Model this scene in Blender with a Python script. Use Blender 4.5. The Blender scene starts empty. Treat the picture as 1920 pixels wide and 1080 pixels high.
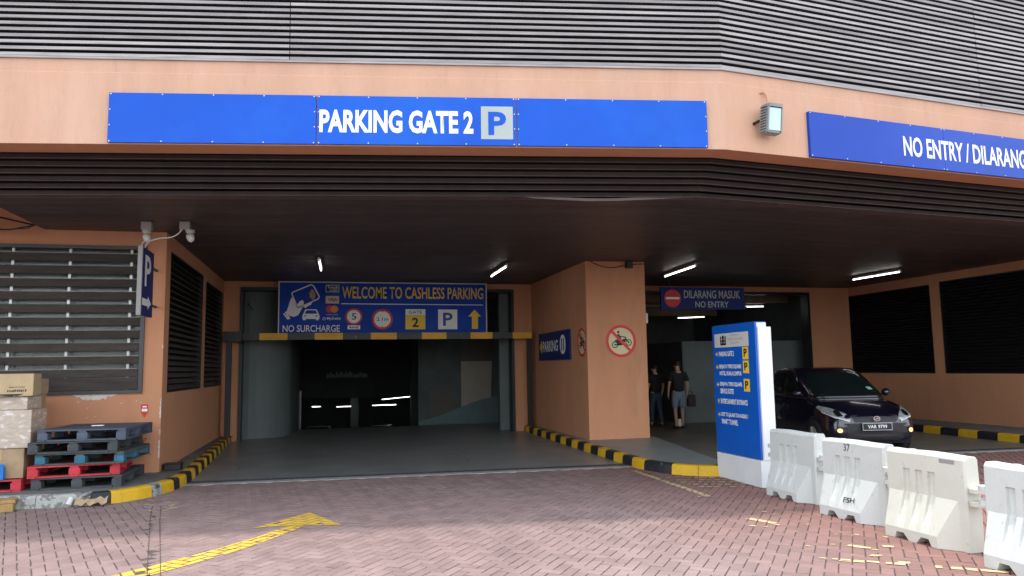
import bpy, bmesh, math, random
from mathutils import Vector, Matrix
from mathutils.bvhtree import BVHTree
from mathutils.geometry import delaunay_2d_cdt
R=math.radians; random.seed(7)
sc=bpy.context.scene; COL=sc.collection
# ------------------------------------------------------------- camera, light
TH=math.atan(340/1400); PITCH=math.atan(150/1400); ROLL=R(0.9)
cam=bpy.data.cameras.new('camera'); cam.sensor_width=36; cam.lens=1400/1920*36; cam.clip_end=600; cam.clip_start=.05
co=bpy.data.objects.new('camera',cam); COL.objects.link(co); sc.camera=co
Mc=Matrix.Rotation(-TH,4,'Z')@Matrix.Rotation(math.pi/2+PITCH,4,'X')@Matrix.Rotation(-ROLL,4,'Z')
co.matrix_world=Matrix.Translation((0,0,1.62))@Mc
W=bpy.data.worlds.new('World'); sc.world=W; W.use_nodes=True
nt=W.node_tree; bg=nt.nodes['Background']; sky=nt.nodes.new('ShaderNodeTexSky'); sky.sky_type='NISHITA'; sky.sun_disc=False
SUN_EL,SUN_AZ=R(86.2),R(8)      # high noon sun, just behind the facade
sky.sun_elevation=SUN_EL; sky.sun_rotation=SUN_AZ; sky.dust_density=1.0; sky.air_density=1.0; sky.ozone_density=0.6
hs=nt.nodes.new('ShaderNodeHueSaturation'); hs.inputs['Saturation'].default_value=.32
nt.links.new(sky.outputs[0],hs.inputs['Color']); nt.links.new(hs.outputs[0],bg.inputs[0]); bg.inputs[1].default_value=.15
sl=bpy.data.lights.new('sun','SUN'); sl.energy=.75; sl.angle=R(2.5); sl.color=(1,.95,.88)
so=bpy.data.objects.new('sun',sl); COL.objects.link(so)
sd=Vector((math.sin(SUN_AZ)*math.cos(SUN_EL),math.cos(SUN_AZ)*math.cos(SUN_EL),math.sin(SUN_EL)))
so.rotation_euler=sd.to_track_quat('Z','Y').to_euler(); so.location=(0,0,30)
vs=sc.view_settings; vs.view_transform='Standard'; vs.look='None'; vs.gamma=1; vs.use_curve_mapping=False; vs.exposure=1.99
sc.cycles.max_bounces=8; sc.cycles.diffuse_bounces=5

# ------------------------------------------------------------- helpers
def mat(name,col,rough=.7,bump=0,bscale=60,var=.12,vscale=3,metal=0,coat=0,rand=0,spec=.5,dirt=None,stretch=(1,1,1),world=False,emit=0,second=None):
    m=bpy.data.materials.new(name); m.use_nodes=True; t=m.node_tree; N=t.nodes; L=t.links; b=N['Principled BSDF']
    b.inputs['Roughness'].default_value=rough; b.inputs['Metallic'].default_value=metal; b.inputs['Coat Weight'].default_value=coat
    b.inputs['Specular IOR Level'].default_value=spec
    tc=N.new('ShaderNodeTexCoord'); src=tc.outputs['Object']
    if world: g=N.new('ShaderNodeNewGeometry'); src=g.outputs['Position']
    mp=N.new('ShaderNodeMapping'); mp.inputs['Scale'].default_value=stretch; L.new(src,mp.inputs[0])
    oi=N.new('ShaderNodeObjectInfo'); 
    def noise(s,d=4,r=.6):
        n=N.new('ShaderNodeTexNoise'); n.inputs['Scale'].default_value=s; n.inputs['Detail'].default_value=d; n.inputs['Roughness'].default_value=r; L.new(mp.outputs[0],n.inputs['Vector']); return n.outputs[0]
    cur=None
    n=noise(vscale,6,.65); mr=N.new('ShaderNodeMapRange'); L.new(n,mr.inputs[0]); mr.inputs[1].default_value=.3; mr.inputs[2].default_value=.7
    mr.inputs[3].default_value=1-var; mr.inputs[4].default_value=1+var
    val=mr.outputs[0]
    if rand:
        m2=N.new('ShaderNodeMapRange'); L.new(oi.outputs['Random'],m2.inputs[0]); m2.inputs[3].default_value=1-rand; m2.inputs[4].default_value=1+rand
        mm=N.new('ShaderNodeMath'); mm.operation='MULTIPLY'; L.new(val,mm.inputs[0]); L.new(m2.outputs[0],mm.inputs[1]); val=mm.outputs[0]
    mx=N.new('ShaderNodeMix'); mx.data_type='RGBA'; mx.blend_type='MULTIPLY'; mx.inputs[0].default_value=1
    mx.inputs[6].default_value=(*col,1); cmb=N.new('ShaderNodeCombineColor'); 
    for i in range(3): L.new(val,cmb.inputs[i])
    L.new(cmb.outputs[0],mx.inputs[7]); cur=mx.outputs[2]
    for dd in ([dirt] if dirt and not isinstance(dirt,list) else (dirt or [])):
        dc,ds,lo,hi,amt=dd[:5]
        n=noise(ds,8,.68); mr=N.new('ShaderNodeMapRange'); L.new(n,mr.inputs[0]); mr.inputs[1].default_value=lo; mr.inputs[2].default_value=hi; mr.inputs[4].default_value=amt
        m2=N.new('ShaderNodeMix'); m2.data_type='RGBA'; L.new(mr.outputs[0],m2.inputs[0]); L.new(cur,m2.inputs[6]); m2.inputs[7].default_value=(*dc,1); cur=m2.outputs[2]
    L.new(cur,b.inputs['Base Color'])
    if bump:
        bn=N.new('ShaderNodeBump'); bn.inputs['Strength'].default_value=bump; bn.inputs['Distance'].default_value=.01; L.new(noise(bscale,5,.6),bn.inputs['Height']); L.new(bn.outputs[0],b.inputs['Normal'])
    if emit: b.inputs['Emission Color'].default_value=(*col,1); b.inputs['Emission Strength'].default_value=emit
    return m
class MB:
    def __init__(s): s.v=[]; s.f=[]
    def add(s,vs,fs):
        k=len(s.v); s.v+= [tuple(p) for p in vs]; s.f+=[tuple(i+k for i in f) for f in fs]; return s
    def box(s,x0,x1,y0,y1,z0,z1,M=None):
        vs=[Vector((x,y,z)) for z in (z0,z1) for y in (y0,y1) for x in (x0,x1)]
        if M is not None: vs=[M@p for p in vs]
        return s.add(vs,[(0,2,3,1),(4,5,7,6),(0,1,5,4),(2,6,7,3),(0,4,6,2),(1,3,7,5)])
    def poly(s,pts): return s.add(pts,[tuple(range(len(pts)))])
    def prism(s,bot,top):
        n=len(bot); s.add(list(bot)+list(top),[tuple(range(n))[::-1],tuple(range(n,2*n))]+[(i,(i+1)%n,(i+1)%n+n,i+n) for i in range(n)]); return s
    def tube(s,path,r,n=8,cap=True):
        path=[Vector(p) for p in path]; rs=r if isinstance(r,(list,tuple)) else [r]*len(path); rings=[]
        for i,p in enumerate(path):
            d=(path[min(i+1,len(path)-1)]-path[max(i-1,0)]).normalized()
            a=d.cross(Vector((0,0,1))); 
            if a.length<.05: a=d.cross(Vector((1,0,0)))
            a.normalize(); b=d.cross(a)
            rings.append([p+rs[i]*(a*math.cos(2*math.pi*k/n)+b*math.sin(2*math.pi*k/n)) for k in range(n)])
        vs=[q for r_ in rings for q in r_]; fs=[]
        for i in range(len(path)-1):
            for k in range(n): fs.append((i*n+k,i*n+(k+1)%n,(i+1)*n+(k+1)%n,(i+1)*n+k))
        if cap: fs+= [tuple(range(n))[::-1],tuple(range((len(path)-1)*n,len(path)*n))]
        return s.add(vs,fs)
    def build(s,name,m,parent=None,bevel=0,smooth=False,loc=None,rec=True,**kw):
        me=bpy.data.meshes.new(name); off=Vector((0,0,0))
        if loc is not None: off=Vector(loc)
        elif parent is not None and parent.get('_w'): off=Vector(parent.matrix_world.translation if False else parent['_w'])
        vs=[(p[0]-off.x,p[1]-off.y,p[2]-off.z) for p in s.v] if off.length else s.v
        me.from_pydata(vs,[],s.f); me.validate(); 
        if rec:
            bm=bmesh.new(); bm.from_mesh(me); bmesh.ops.recalc_face_normals(bm,faces=bm.faces); bm.to_mesh(me); bm.free()
        return link(name,me,m,parent,bevel,smooth,loc,**kw)
def link(name,me,m,parent=None,bevel=0,smooth=False,loc=None,**kw):
    o=bpy.data.objects.new(name,me); COL.objects.link(o)
    if m and not me.materials: me.materials.append(m)
    if smooth:
        for p in me.polygons: p.use_smooth=True
    if loc is not None: o.location=loc
    if parent is not None:
        o.parent=parent
        if loc is not None and parent.get('_w'): o.location=Vector(loc)-Vector(parent['_w'])
        # children of a world-built part share its frame
        if parent.get('_w'): o['_w']=parent['_w'] if loc is None else list(loc)
    elif loc is not None: o['_w']=list(loc)
    if bevel:
        b=o.modifiers.new('bevel','BEVEL'); b.width=bevel; b.segments=2; b.limit_method='ANGLE'
    for k,v in kw.items(): o[k]=v
    return o
def thing(name,label,cat,loc=(0,0,0),rz=0,group=None,world=True,kind=None):
    o=bpy.data.objects.new(name,None); COL.objects.link(o); o.location=loc; o.rotation_euler=(0,0,rz); o.empty_display_size=.1
    if label: o['label']=label
    if cat: o['category']=cat
    if group: o['group']=group
    if kind: o['kind']=kind
    if world: o['_w']=list(loc)      # parts are given in world coordinates
    return o
def tag(o,label,cat,group=None):
    o['label']=label; o['category']=cat
    if group: o['group']=group
    return o
class PL:
    def __init__(s,o,x,y=(0,0,1)):
        s.o=Vector(o); s.x=Vector(x).normalized(); s.y=Vector(y).normalized(); s.n=s.x.cross(s.y)
    def P(s,a,b,d=0): return s.o+s.x*a+s.y*b+s.n*d
def flat(pl,polys,d,name,m,parent):
    mb=MB()
    for p in polys: mb.poly([pl.P(a,b,d) for a,b in p])
    return mb.build(name,m,parent,rec=False)
def circ(cx,cy,r,n=32,ry=None,a0=0,a1=360):
    full=(a1-a0)>=360; k=n if full else n+1
    return [(cx+r*math.cos(R(a0+(a1-a0)*i/n)),cy+(ry or r)*math.sin(R(a0+(a1-a0)*i/n))) for i in range(k)]
def ring(cx,cy,r0,r1,n=32,a0=0,a1=360,sy=1):
    A=[R(a0+(a1-a0)*i/n) for i in range(n+1)]
    return [[(cx+r0*math.cos(A[i]),cy+sy*r0*math.sin(A[i])),(cx+r1*math.cos(A[i]),cy+sy*r1*math.sin(A[i])),(cx+r1*math.cos(A[i+1]),cy+sy*r1*math.sin(A[i+1])),(cx+r0*math.cos(A[i+1]),cy+sy*r0*math.sin(A[i+1]))] for i in range(n)]
def rect(a,b,w,h): return [(a,b),(a+w,b),(a+w,b+h),(a,b+h)]
def line(p,q,w):
    d=(Vector(q)-Vector(p)).normalized(); n=Vector((-d.y,d.x))*w/2; p=Vector(p); q=Vector(q)
    return [tuple(p-n),tuple(q-n),tuple(q+n),tuple(p+n)]
def text(s,pl,a,b,w,h,m,parent,d=.004,bold=.0,name='lettering',rot=0,res=3):
    """lettering with its ink box scaled to exactly w x h, lower left corner at (a,b) on the plane"""
    c=bpy.data.curves.new('t','FONT'); c.body=s; c.size=1; c.offset=bold; c.resolution_u=res; c.fill_mode='FRONT'
    t=bpy.data.objects.new('t',c); COL.objects.link(t); dg=bpy.context.evaluated_depsgraph_get(); dg.update()
    me=bpy.data.meshes.new_from_object(t.evaluated_get(dg)); bpy.data.objects.remove(t)
    xs=[v.co.x for v in me.vertices]; ys=[v.co.y for v in me.vertices]; x0,x1,y0,y1=min(xs),max(xs),min(ys),max(ys)
    off=Vector(parent['_w']) if parent.get('_w') else Vector((0,0,0))
    for v in me.vertices:
        p=(v.co.x-x0)/(x1-x0)*w; q=(v.co.y-y0)/(y1-y0)*h
        if rot: p,q=p*math.cos(rot)-q*math.sin(rot),p*math.sin(rot)+q*math.cos(rot)
        v.co=pl.P(a+p,b+q,d)-off
    me.materials.clear()
    return link(name,me,m,parent)
def copy_tree(o,parent=None):
    c=o.copy(); COL.objects.link(c)
    if parent is not None: c.parent=parent
    for ch in list(o.children): copy_tree(ch,c)
    return c
def wallgrid(plane,span,zs,holes,t0,t1):
    """wall as boxes end to end round its openings; plane 'v' runs along u, 'u' runs along v"""
    mb=MB(); a=sorted({span[0],span[1],*[h[i] for h in holes for i in (0,1)]}); z=sorted({zs[0],zs[1],*[h[i] for h in holes for i in (2,3)]})
    a=[q for q in a if span[0]<=q<=span[1]]
    for i in range(len(a)-1):
        j=0
        while j<len(z)-1:
            ca=(a[i]+a[i+1])/2
            ins=lambda jj: any(h[0]<ca<h[1] and h[2]<(z[jj]+z[jj+1])/2<h[3] for h in holes)
            if ins(j): j+=1; continue
            k=j
            while k+1<len(z)-1 and not ins(k+1): k+=1
            if plane=='v': mb.box(a[i],a[i+1],t0,t1,z[j],z[k+1])
            else: mb.box(t0,t1,a[i],a[i+1],z[j],z[k+1])
            j=k+1
    return mb

# ------------------------------------------------------------- materials
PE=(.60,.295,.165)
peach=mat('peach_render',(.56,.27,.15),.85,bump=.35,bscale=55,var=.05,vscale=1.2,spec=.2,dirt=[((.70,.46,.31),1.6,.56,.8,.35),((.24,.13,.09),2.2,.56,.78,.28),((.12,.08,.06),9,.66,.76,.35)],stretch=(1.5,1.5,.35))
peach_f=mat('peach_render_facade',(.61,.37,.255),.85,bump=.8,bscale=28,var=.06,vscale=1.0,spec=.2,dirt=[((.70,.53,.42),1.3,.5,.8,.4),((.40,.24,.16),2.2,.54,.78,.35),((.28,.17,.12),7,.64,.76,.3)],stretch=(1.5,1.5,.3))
chip=mat('chipped_plaster',(.62,.57,.50),.9,bump=.4,var=.15,vscale=20)
slat_m=mat('faded_aluminium',(.34,.315,.31),.5,var=.30,vscale=5,metal=.1,rand=.22,stretch=(.35,1,8),dirt=((.12,.10,.10),1.5,.6,.8,.4))
shaded_slat=mat('shaded_brown_metal',(.028,.019,.018),.65,spec=.15,var=.2,vscale=4,rand=.1)  # same metal as the upper louvres, canopy shade put into the colour
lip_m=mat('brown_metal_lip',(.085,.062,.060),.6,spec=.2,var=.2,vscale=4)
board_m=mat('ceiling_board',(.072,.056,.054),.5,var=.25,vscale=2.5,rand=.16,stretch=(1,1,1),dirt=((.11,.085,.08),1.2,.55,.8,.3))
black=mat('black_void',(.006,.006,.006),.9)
sign_blue=mat('sign_blue',(.001,.085,.54),.42,bump=.5,bscale=1.6,var=.10,vscale=.6,spec=.25,dirt=[((.01,.17,.72),.45,.50,.75,.45),((.10,.16,.42),5,.66,.8,.25)])  # paler patches put panel glow, along with faded blue, into the colour
sign_blue2=mat('sign_blue_faded',(.008,.060,.42),.42,bump=.5,bscale=1.6,var=.1,vscale=.7,spec=.25,dirt=((.05,.10,.50),.6,.5,.8,.4))
sign_white=mat('sign_white',(.86,.88,.88),.5,var=.04)
sign_grey=mat('sign_grey_film',(.40,.46,.44),.5,var=.05)
navy=mat('sign_navy',(.012,.028,.16),.5,var=.12,spec=.2)
ban_blue=mat('banner_blue',(.005,.055,.42),.45,var=.2,vscale=1.6,dirt=((.05,.09,.36),1.4,.60,.75,.5),spec=.15)
yel=mat('print_yellow',(.88,.60,.03),.5,var=.06); red=mat('print_red',(.62,.03,.03),.5,var=.06); blk=mat('print_black',(.012,.012,.014),.5)
orange=mat('print_orange',(.8,.25,.02),.5); cream=mat('print_cream',(.66,.56,.32),.5,var=.06); tealp=mat('print_deep_blue',(.02,.05,.35),.5)
conc=mat('dark_concrete_floor',(.23,.24,.23),.34,bump=.08,bscale=40,var=.22,vscale=1.3,dirt=[((.34,.345,.33),.8,.5,.75,.5),((.06,.065,.062),5,.60,.75,.5)],world=True)
conc_r=mat('tan_concrete_floor',(.20,.185,.15),.4,bump=.08,bscale=40,var=.2,vscale=1.1,dirt=((.09,.085,.075),1.6,.55,.75,.5),world=True)
plinth=mat('plinth_concrete',(.17,.175,.165),.75,bump=.3,bscale=70,var=.25,vscale=2.5,dirt=((.08,.08,.075),3,.55,.75,.5),world=True)
island_m=mat('painted_island',(.235,.27,.26),.42,bump=.1,bscale=50,var=.12,vscale=1.5,dirt=((.15,.165,.16),1.1,.55,.75,.5),world=True)
strip_m=mat('pale_concrete_strip',(.34,.34,.32),.8,bump=.3,var=.2,vscale=6,world=True)
k_y=mat('kerb_yellow_paint',(.72,.43,.015),.6,bump=.25,bscale=30,var=.12,vscale=5,dirt=[((.24,.22,.19),9,.60,.68,.75),((.25,.17,.02),3,.55,.8,.4)])
k_b=mat('kerb_black_paint',(.018,.02,.024),.55,bump=.25,bscale=30,var=.2,vscale=5,dirt=((.20,.20,.19),10,.61,.67,.7))
k_w=mat('kerb_worn_paint',(.40,.42,.39),.85,bump=.6,bscale=35,var=.25,vscale=7,dirt=[((.15,.15,.14),7,.50,.56,.9),((.04,.045,.05),2.6,.56,.60,.9),((.55,.38,.04),1.9,.60,.64,.8),((.45,.46,.43),16,.56,.62,.7)])
steel=mat('grate_steel',(.10,.105,.11),.5,metal=.6,var=.2); galv=mat('galvanised',(.45,.46,.46),.4,metal=.7,var=.15)
black_m=mat('black_painted_metal',(.012,.012,.014),.4,rand=.1); tube_white=mat('fluorescent_tube',(1,.98,.95),.5,emit=2.2)
tube_dim=mat('distant_tube',(1,.98,.95),.5,emit=3)
fix=mat('light_fitting_white',(.5,.5,.48),.5)
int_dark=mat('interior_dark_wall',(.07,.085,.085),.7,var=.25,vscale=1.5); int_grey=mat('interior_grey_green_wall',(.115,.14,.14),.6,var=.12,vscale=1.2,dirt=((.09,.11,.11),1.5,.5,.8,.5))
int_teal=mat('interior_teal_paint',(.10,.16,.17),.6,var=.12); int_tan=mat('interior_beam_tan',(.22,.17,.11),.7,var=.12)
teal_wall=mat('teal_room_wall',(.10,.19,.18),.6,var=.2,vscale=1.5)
wood_slat=mat('weathered_brown_metal',(.045,.037,.031),.6,spec=.2,var=.35,vscale=3,rand=.25,stretch=(.7,1,5),dirt=[((.02,.018,.016),6,.60,.64,.95),((.26,.24,.21),5,.66,.72,.5)])
frame_m=mat('dark_window_frame',(.055,.055,.06),.45,var=.2); plastic=mat('white_plastic',(.62,.62,.58),.45,var=.06); plastic_g=mat('grey_plastic',(.30,.29,.28),.5,var=.06)
rubber=mat('tyre_rubber',(.015,.015,.015),.8)
glassd=mat('tinted_glass',(.008,.014,.014),.06,spec=.8)
def glass(name,col=(.9,.95,.95)):
    m=bpy.data.materials.new(name); m.use_nodes=True; b=m.node_tree.nodes['Principled BSDF']; b.inputs['Base Color'].default_value=(*col,1); b.inputs['Transmission Weight'].default_value=.85; b.inputs['Roughness'].default_value=.08; b.inputs['IOR'].default_value=1.25; return m
pane=glass('window_pane')

# ------------------------------------------------------------- canopy geometry (bent facade)
FA=Vector((-3.61,9.19)); FB=Vector((4.59,7.91)); FE=Vector((9.7,8.52))
dL=(FB-FA).normalized(); dR=(FE-FB).normalized(); inL=Vector((-dL.y,dL.x)); inR=Vector((-dR.y,dR.x))
def bend(o):
    b=(inL+inR); b=b/(b.dot(inL)); return FB+b*o
def ptL(s,o): return FA+dL*s+inL*o
def ptR(s,o): return FB+dR*s+inR*o
LS0,RS1=-6.0,11.5
def seg(which,o):
    if which=='L': return [ptL(LS0,o),bend(o)]
    if which=='A': return [ptL(LS0,o),ptL(3.14,o)]
    if which=='B': return [ptL(3.15,o),bend(o)]
    if which=='R': return [bend(o),ptR(RS1,o)]
    if which=='C': return [bend(o),ptR(4.4,o)]
    if which=='D': return [ptR(4.41,o),ptR(RS1,o)]
def sweep(mb,prof,which,f=None):
    ends=[[],[]]
    for o,z in prof:
        p=seg(which,o) if f is None else f(o)
        for i in (0,1): ends[i].append((p[i].x,p[i].y,z))
    return mb.prism(ends[0],ends[1])
SLW=('L','R')
building=thing('parking_building','peach rendered car park building with grey louvres over a dark canopy and two vehicle bays','building',(0,18,0))
for w in SLW:
    fb=sweep(MB(),[(0,4.2),(0,5.03),(.012,5.04),(.012,5.19),(.35,5.19),(.35,4.2)],w).build('fascia_beam',peach_f,building)
fl=MB()
for w in SLW: sweep(fl,[(-.012,5.191),(-.012,5.215),(.1,5.215),(.1,5.191)],w)
fl.build('flashing',slat_m,building)
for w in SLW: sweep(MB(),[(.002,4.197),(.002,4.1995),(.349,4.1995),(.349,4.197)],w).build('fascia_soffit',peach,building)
bk=MB()
for w in SLW: sweep(bk,[(.10,5.22),(.10,8.0),(.3,8.0),(.3,5.22)],w)
bk.build('louvre_backing',black,building)
zz=5.222; i=0
while zz<7.95:
    for w in ('A','B','C','D'):
        j=random.uniform(-.004,.004)
        sweep(MB(),[(0+j,zz),(j-.002,zz+.034),(.04,zz+.044),(.043,zz+.041),(.010,zz+.031),(.008,zz)],w).build('louvre_slat',slat_m,building)
    zz+=.0735
# louvre under the fascia stepping back to the ceiling
bk=MB()
for w in SLW: sweep(bk,[(.352,4.30),(.80,3.90),(1.0,3.90),(.56,4.32)],w)
bk.build('canopy_louvre_backing',black,building)
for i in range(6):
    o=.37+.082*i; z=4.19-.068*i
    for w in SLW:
        p=sweep(MB(),[(o,z),(o,z-.05),(o+.006,z-.05),(o+.006,z)],w).build('canopy_slat',shaded_slat,building)
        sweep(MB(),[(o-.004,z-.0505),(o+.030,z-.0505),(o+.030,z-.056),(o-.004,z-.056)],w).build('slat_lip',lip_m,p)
# ceiling boards parallel to the facade, first one wavy
CUTU=-4.2
def edgeboard(which):
    mb=MB(); n=40; vs=[]
    for i in range(n+1):
        t=i/n
        for (o,z) in [(.80,3.80),(.80,3.835),(1.02,3.82),(1.02,3.80)]:
            a,b=seg(which,o); p=a.lerp(b,t); s=(p-FA).dot(dL) if which=='L' else 99
            dz=0; 
            if o==.80:
                dz=-.06*math.exp(-((s-6.9)/.9)**2)+.04*math.exp(-((s-5.6)/.25)**2)
            vs.append((p.x,p.y,z+dz))
    fs=[]
    for i in range(n):
        for k in range(4): fs.append((i*4+k,i*4+(k+1)%4,(i+1)*4+(k+1)%4,(i+1)*4+k))
    fs+=[(0,1,2,3),(n*4+3,n*4+2,n*4+1,n*4)]
    return mb.add(vs,fs)
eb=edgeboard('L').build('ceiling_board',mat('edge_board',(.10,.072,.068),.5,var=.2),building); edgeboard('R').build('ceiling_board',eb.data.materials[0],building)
o=1.025
while o<13.5:
    w_=.148
    def fL(oo):
        a=ptL(LS0,oo); b=bend(oo)
        # clip at the missing corner of the ceiling on the far left
        if o<3.9:
            t=(CUTU-a.x)/(b.x-a.x); a=a.lerp(b,max(0,t))
        return [a,b]
    zj=random.uniform(-.002,.002)
    sweep(MB(),[(o,3.80+zj),(o+w_-.006,3.80+zj),(o+w_-.006,3.82+zj),(o,3.82+zj)],'L',fL).build('ceiling_board',board_m,building)
    sweep(MB(),[(o,3.80+zj),(o+w_-.006,3.80+zj),(o+w_-.006,3.82+zj),(o,3.82+zj)],'R').build('ceiling_board',board_m,building)
    o+=w_
mb=MB()
for w in SLW: sweep(mb,[(.57,4.34),(.57,4.5),(36,4.5),(36,4.34)],w)
mb.build('canopy_slab',int_tan,building)
mb=MB()
for w in SLW: sweep(mb,[(0,8.002),(0,8.2),(38,8.2),(38,8.002)],w)
mb.build('sun_block_roof',int_dark,building)  # unseen roof, added to block the sun; its height sets the shadow edge
for q_ in ((-9.8,-9.6,12.0,46,-3,8),(15.6,15.8,10,46,-3,8),(-9.6,15.6,46,46.2,-3,8)): MB().box(*q_).build('closing_wall',peach,building)  # unseen closing walls, the side ones added to stop light leaking in

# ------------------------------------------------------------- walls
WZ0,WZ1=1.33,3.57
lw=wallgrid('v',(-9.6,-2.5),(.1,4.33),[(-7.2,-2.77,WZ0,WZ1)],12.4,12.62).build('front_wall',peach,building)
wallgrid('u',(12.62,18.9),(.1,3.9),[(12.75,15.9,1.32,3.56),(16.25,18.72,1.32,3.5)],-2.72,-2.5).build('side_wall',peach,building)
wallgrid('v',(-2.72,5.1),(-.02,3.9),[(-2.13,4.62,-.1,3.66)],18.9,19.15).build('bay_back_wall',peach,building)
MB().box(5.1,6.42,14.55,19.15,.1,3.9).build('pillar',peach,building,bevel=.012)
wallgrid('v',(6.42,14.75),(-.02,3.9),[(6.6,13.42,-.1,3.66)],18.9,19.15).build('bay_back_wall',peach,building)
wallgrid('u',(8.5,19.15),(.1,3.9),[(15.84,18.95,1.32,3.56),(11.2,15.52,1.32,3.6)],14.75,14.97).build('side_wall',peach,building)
# chipped render below the grille and on the corner
wl=PL((-4.2,12.399,0),(1,0,0))
def blob(x0,x1,y0,y1,n,jit,seed):
    r=random.Random(seed); top=[(x0+(x1-x0)*i/n,y1) for i in range(n+1)]
    bot=[(x0+(x1-x0)*(n-i)/n,y1-(y1-y0)*min(1,4*min(i,n-i)/n*(.4+r.random()*.6))) for i in range(n+1)]
    return top+bot
flat(wl,[blob(.45,1.1,1.24,1.325,26,.02,3)],.003,'plaster_chip',chip,lw)
for (z0,z1) in ((.95,1.25),(.35,.62),(2.0,2.06),(.7,.78)):
    r=random.Random(int(z0*100)); pts=[(1.70,z0)]+[(1.70-.006-.022*r.random(),z0+(z1-z0)*k/8) for k in range(9)]+[(1.70,z1)]
    flat(wl,[pts],.003,'plaster_chip',chip,lw)
for k in range(9):
    r=random.Random(k); flat(wl,[circ(.4+r.random()*1.2,.95+r.random()*.32,.006+.006*r.random(),7)],.003,'plaster_chip',chip,lw)

# grille over the left window
lipw=mat('lit_slat_edge',(.24,.24,.23),.5,var=.4,vscale=8)  # pale strips along the window slats, lit highlight put into the colour
gr=MB().box(-7.2,-2.77,12.36,12.60,WZ0,WZ0+.05).box(-7.2,-2.77,12.36,12.60,WZ1-.05,WZ1).box(-2.83,-2.77,12.36,12.60,WZ0+.05,WZ1-.05).build('window_frame',frame_m,building)
n=11; pt=(WZ1-WZ0-.1)/n
for i in range(n):
    z=WZ0+.055+i*pt; hh=.128 if i>0 else .19
    for (a,b) in ((-7.15,-5.1),(-5.095,-2.84)):
        MB().box(a,b,12.385,12.40,z,z+hh-.012).build('window_slat',wood_slat,gr)
        MB().box(a,b,12.378,12.402,z+hh-.0115,z+hh-.004).build('slat_edge',lipw if i%3 else frame_m,gr)
for x in (-6.3,-5.4,-4.62,-3.85,-3.0):
    MB().box(x-.018,x+.018,12.44,12.47,WZ0+.05,WZ1-.05).build('upright_bar',galv,gr)
MB().box(-7.2,-2.77,12.585,12.592,WZ0+.05,WZ1-.05).build('window_glass',pane,gr)
MB().box(-9.4,-2.75,14.6,14.7,0,3.75).build('room_wall',teal_wall,building)
for x in (-5.9,-4.35,-3.4):
    a=MB(); pl=PL((x,14.2,1.2),(1,0,0)); pts=[(-.55,0),(.55,0),(.55,1.0)]+[(.55*math.cos(R(t)),1.0+.4*math.sin(R(t))) for t in range(15,180,15)]+[(-.55,1.0)]
    a.prism([pl.P(p,q,0) for p,q in pts],[pl.P(p,q,-.05) for p,q in pts]); a.build('room_partition',int_dark,building)
# side vents
def vent(name,v0,v1,z0,z1,u,sgn,pitch,m,ph):
    f=MB().box(u-.02 if sgn>0 else u-.06,u+.06 if sgn>0 else u+.02,v0,v0+.05,z0,z1).box(u-.02 if sgn>0 else u-.06,u+.06 if sgn>0 else u+.02,v1-.05,v1,z0,z1)
    f=MB().box(u-.15*(sgn>0),u+.15*(sgn<0),v0,v0+.04,z0,z1).box(u-.15*(sgn>0),u+.15*(sgn<0),v1-.04,v1,z0,z1).box(u-.15*(sgn>0),u+.15*(sgn<0),v0+.04,v1-.04,z0,z0+.03).box(u-.15*(sgn>0),u+.15*(sgn<0),v0+.04,v1-.04,z1-.03,z1)
    o=f.build(name,black_m,building)
    MB().box(u-sgn*.19,u-sgn*.16,v0,v1,z0,z1).build('vent_backing',black,o)
    z=z0+.04
    while z<z1-.07:
        pr=[(u-sgn*.005,z),(u-sgn*.001,z+.006),(u-sgn*.09,z+ph),(u-sgn*.094,z+ph-.006)]
        MB().prism([(a,v0+.042,b) for a,b in pr],[(a,v1-.042,b) for a,b in pr]).build('vent_slat',m,o)
        z+=pitch
vslat=mat('dusty_vent_slat',(.10,.085,.075),.5,var=.35,vscale=5,rand=.2,dirt=((.20,.17,.15),6,.6,.72,.5),stretch=(1,.5,4))
dvs=mat('black_vent_slat',(.012,.012,.014),.5,var=.2)
vent('louvre_vent',12.75,15.9,1.32,3.56,-2.5,1,.098,vslat,.07)
vent('louvre_vent',16.25,18.72,1.32,3.5,-2.5,1,.098,vslat,.07)
vent('louvre_vent',15.84,18.95,1.32,3.56,14.75,-1,.08,dvs,.06)
vent('louvre_vent',11.2,15.52,1.32,3.6,14.75,-1,.08,dvs,.06)
# opening frames
def oframe(u0,u1,zt,w=.07):
    MB().box(u0,u0+w,18.86,19.2,0.0,zt).box(u1-w,u1,18.86,19.2,0.0,zt).box(u0+w,u1-w,18.86,19.2,zt-w,zt).build('opening_frame',black_m,building)
oframe(-2.13,4.62,3.66); oframe(6.6,13.42,3.66)

# ------------------------------------------------------------- interior
for q_ in ((-2.3,-2.2,26,46,-3,3.9),(5.15,5.25,19.2,46,-3,3.9),(-2.19,5.14,36,36.4,.35,3.9),(-2.19,5.14,45.8,45.95,-3,1)): MB().box(*q_).build('interior_wall',int_dark,building)
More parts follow.
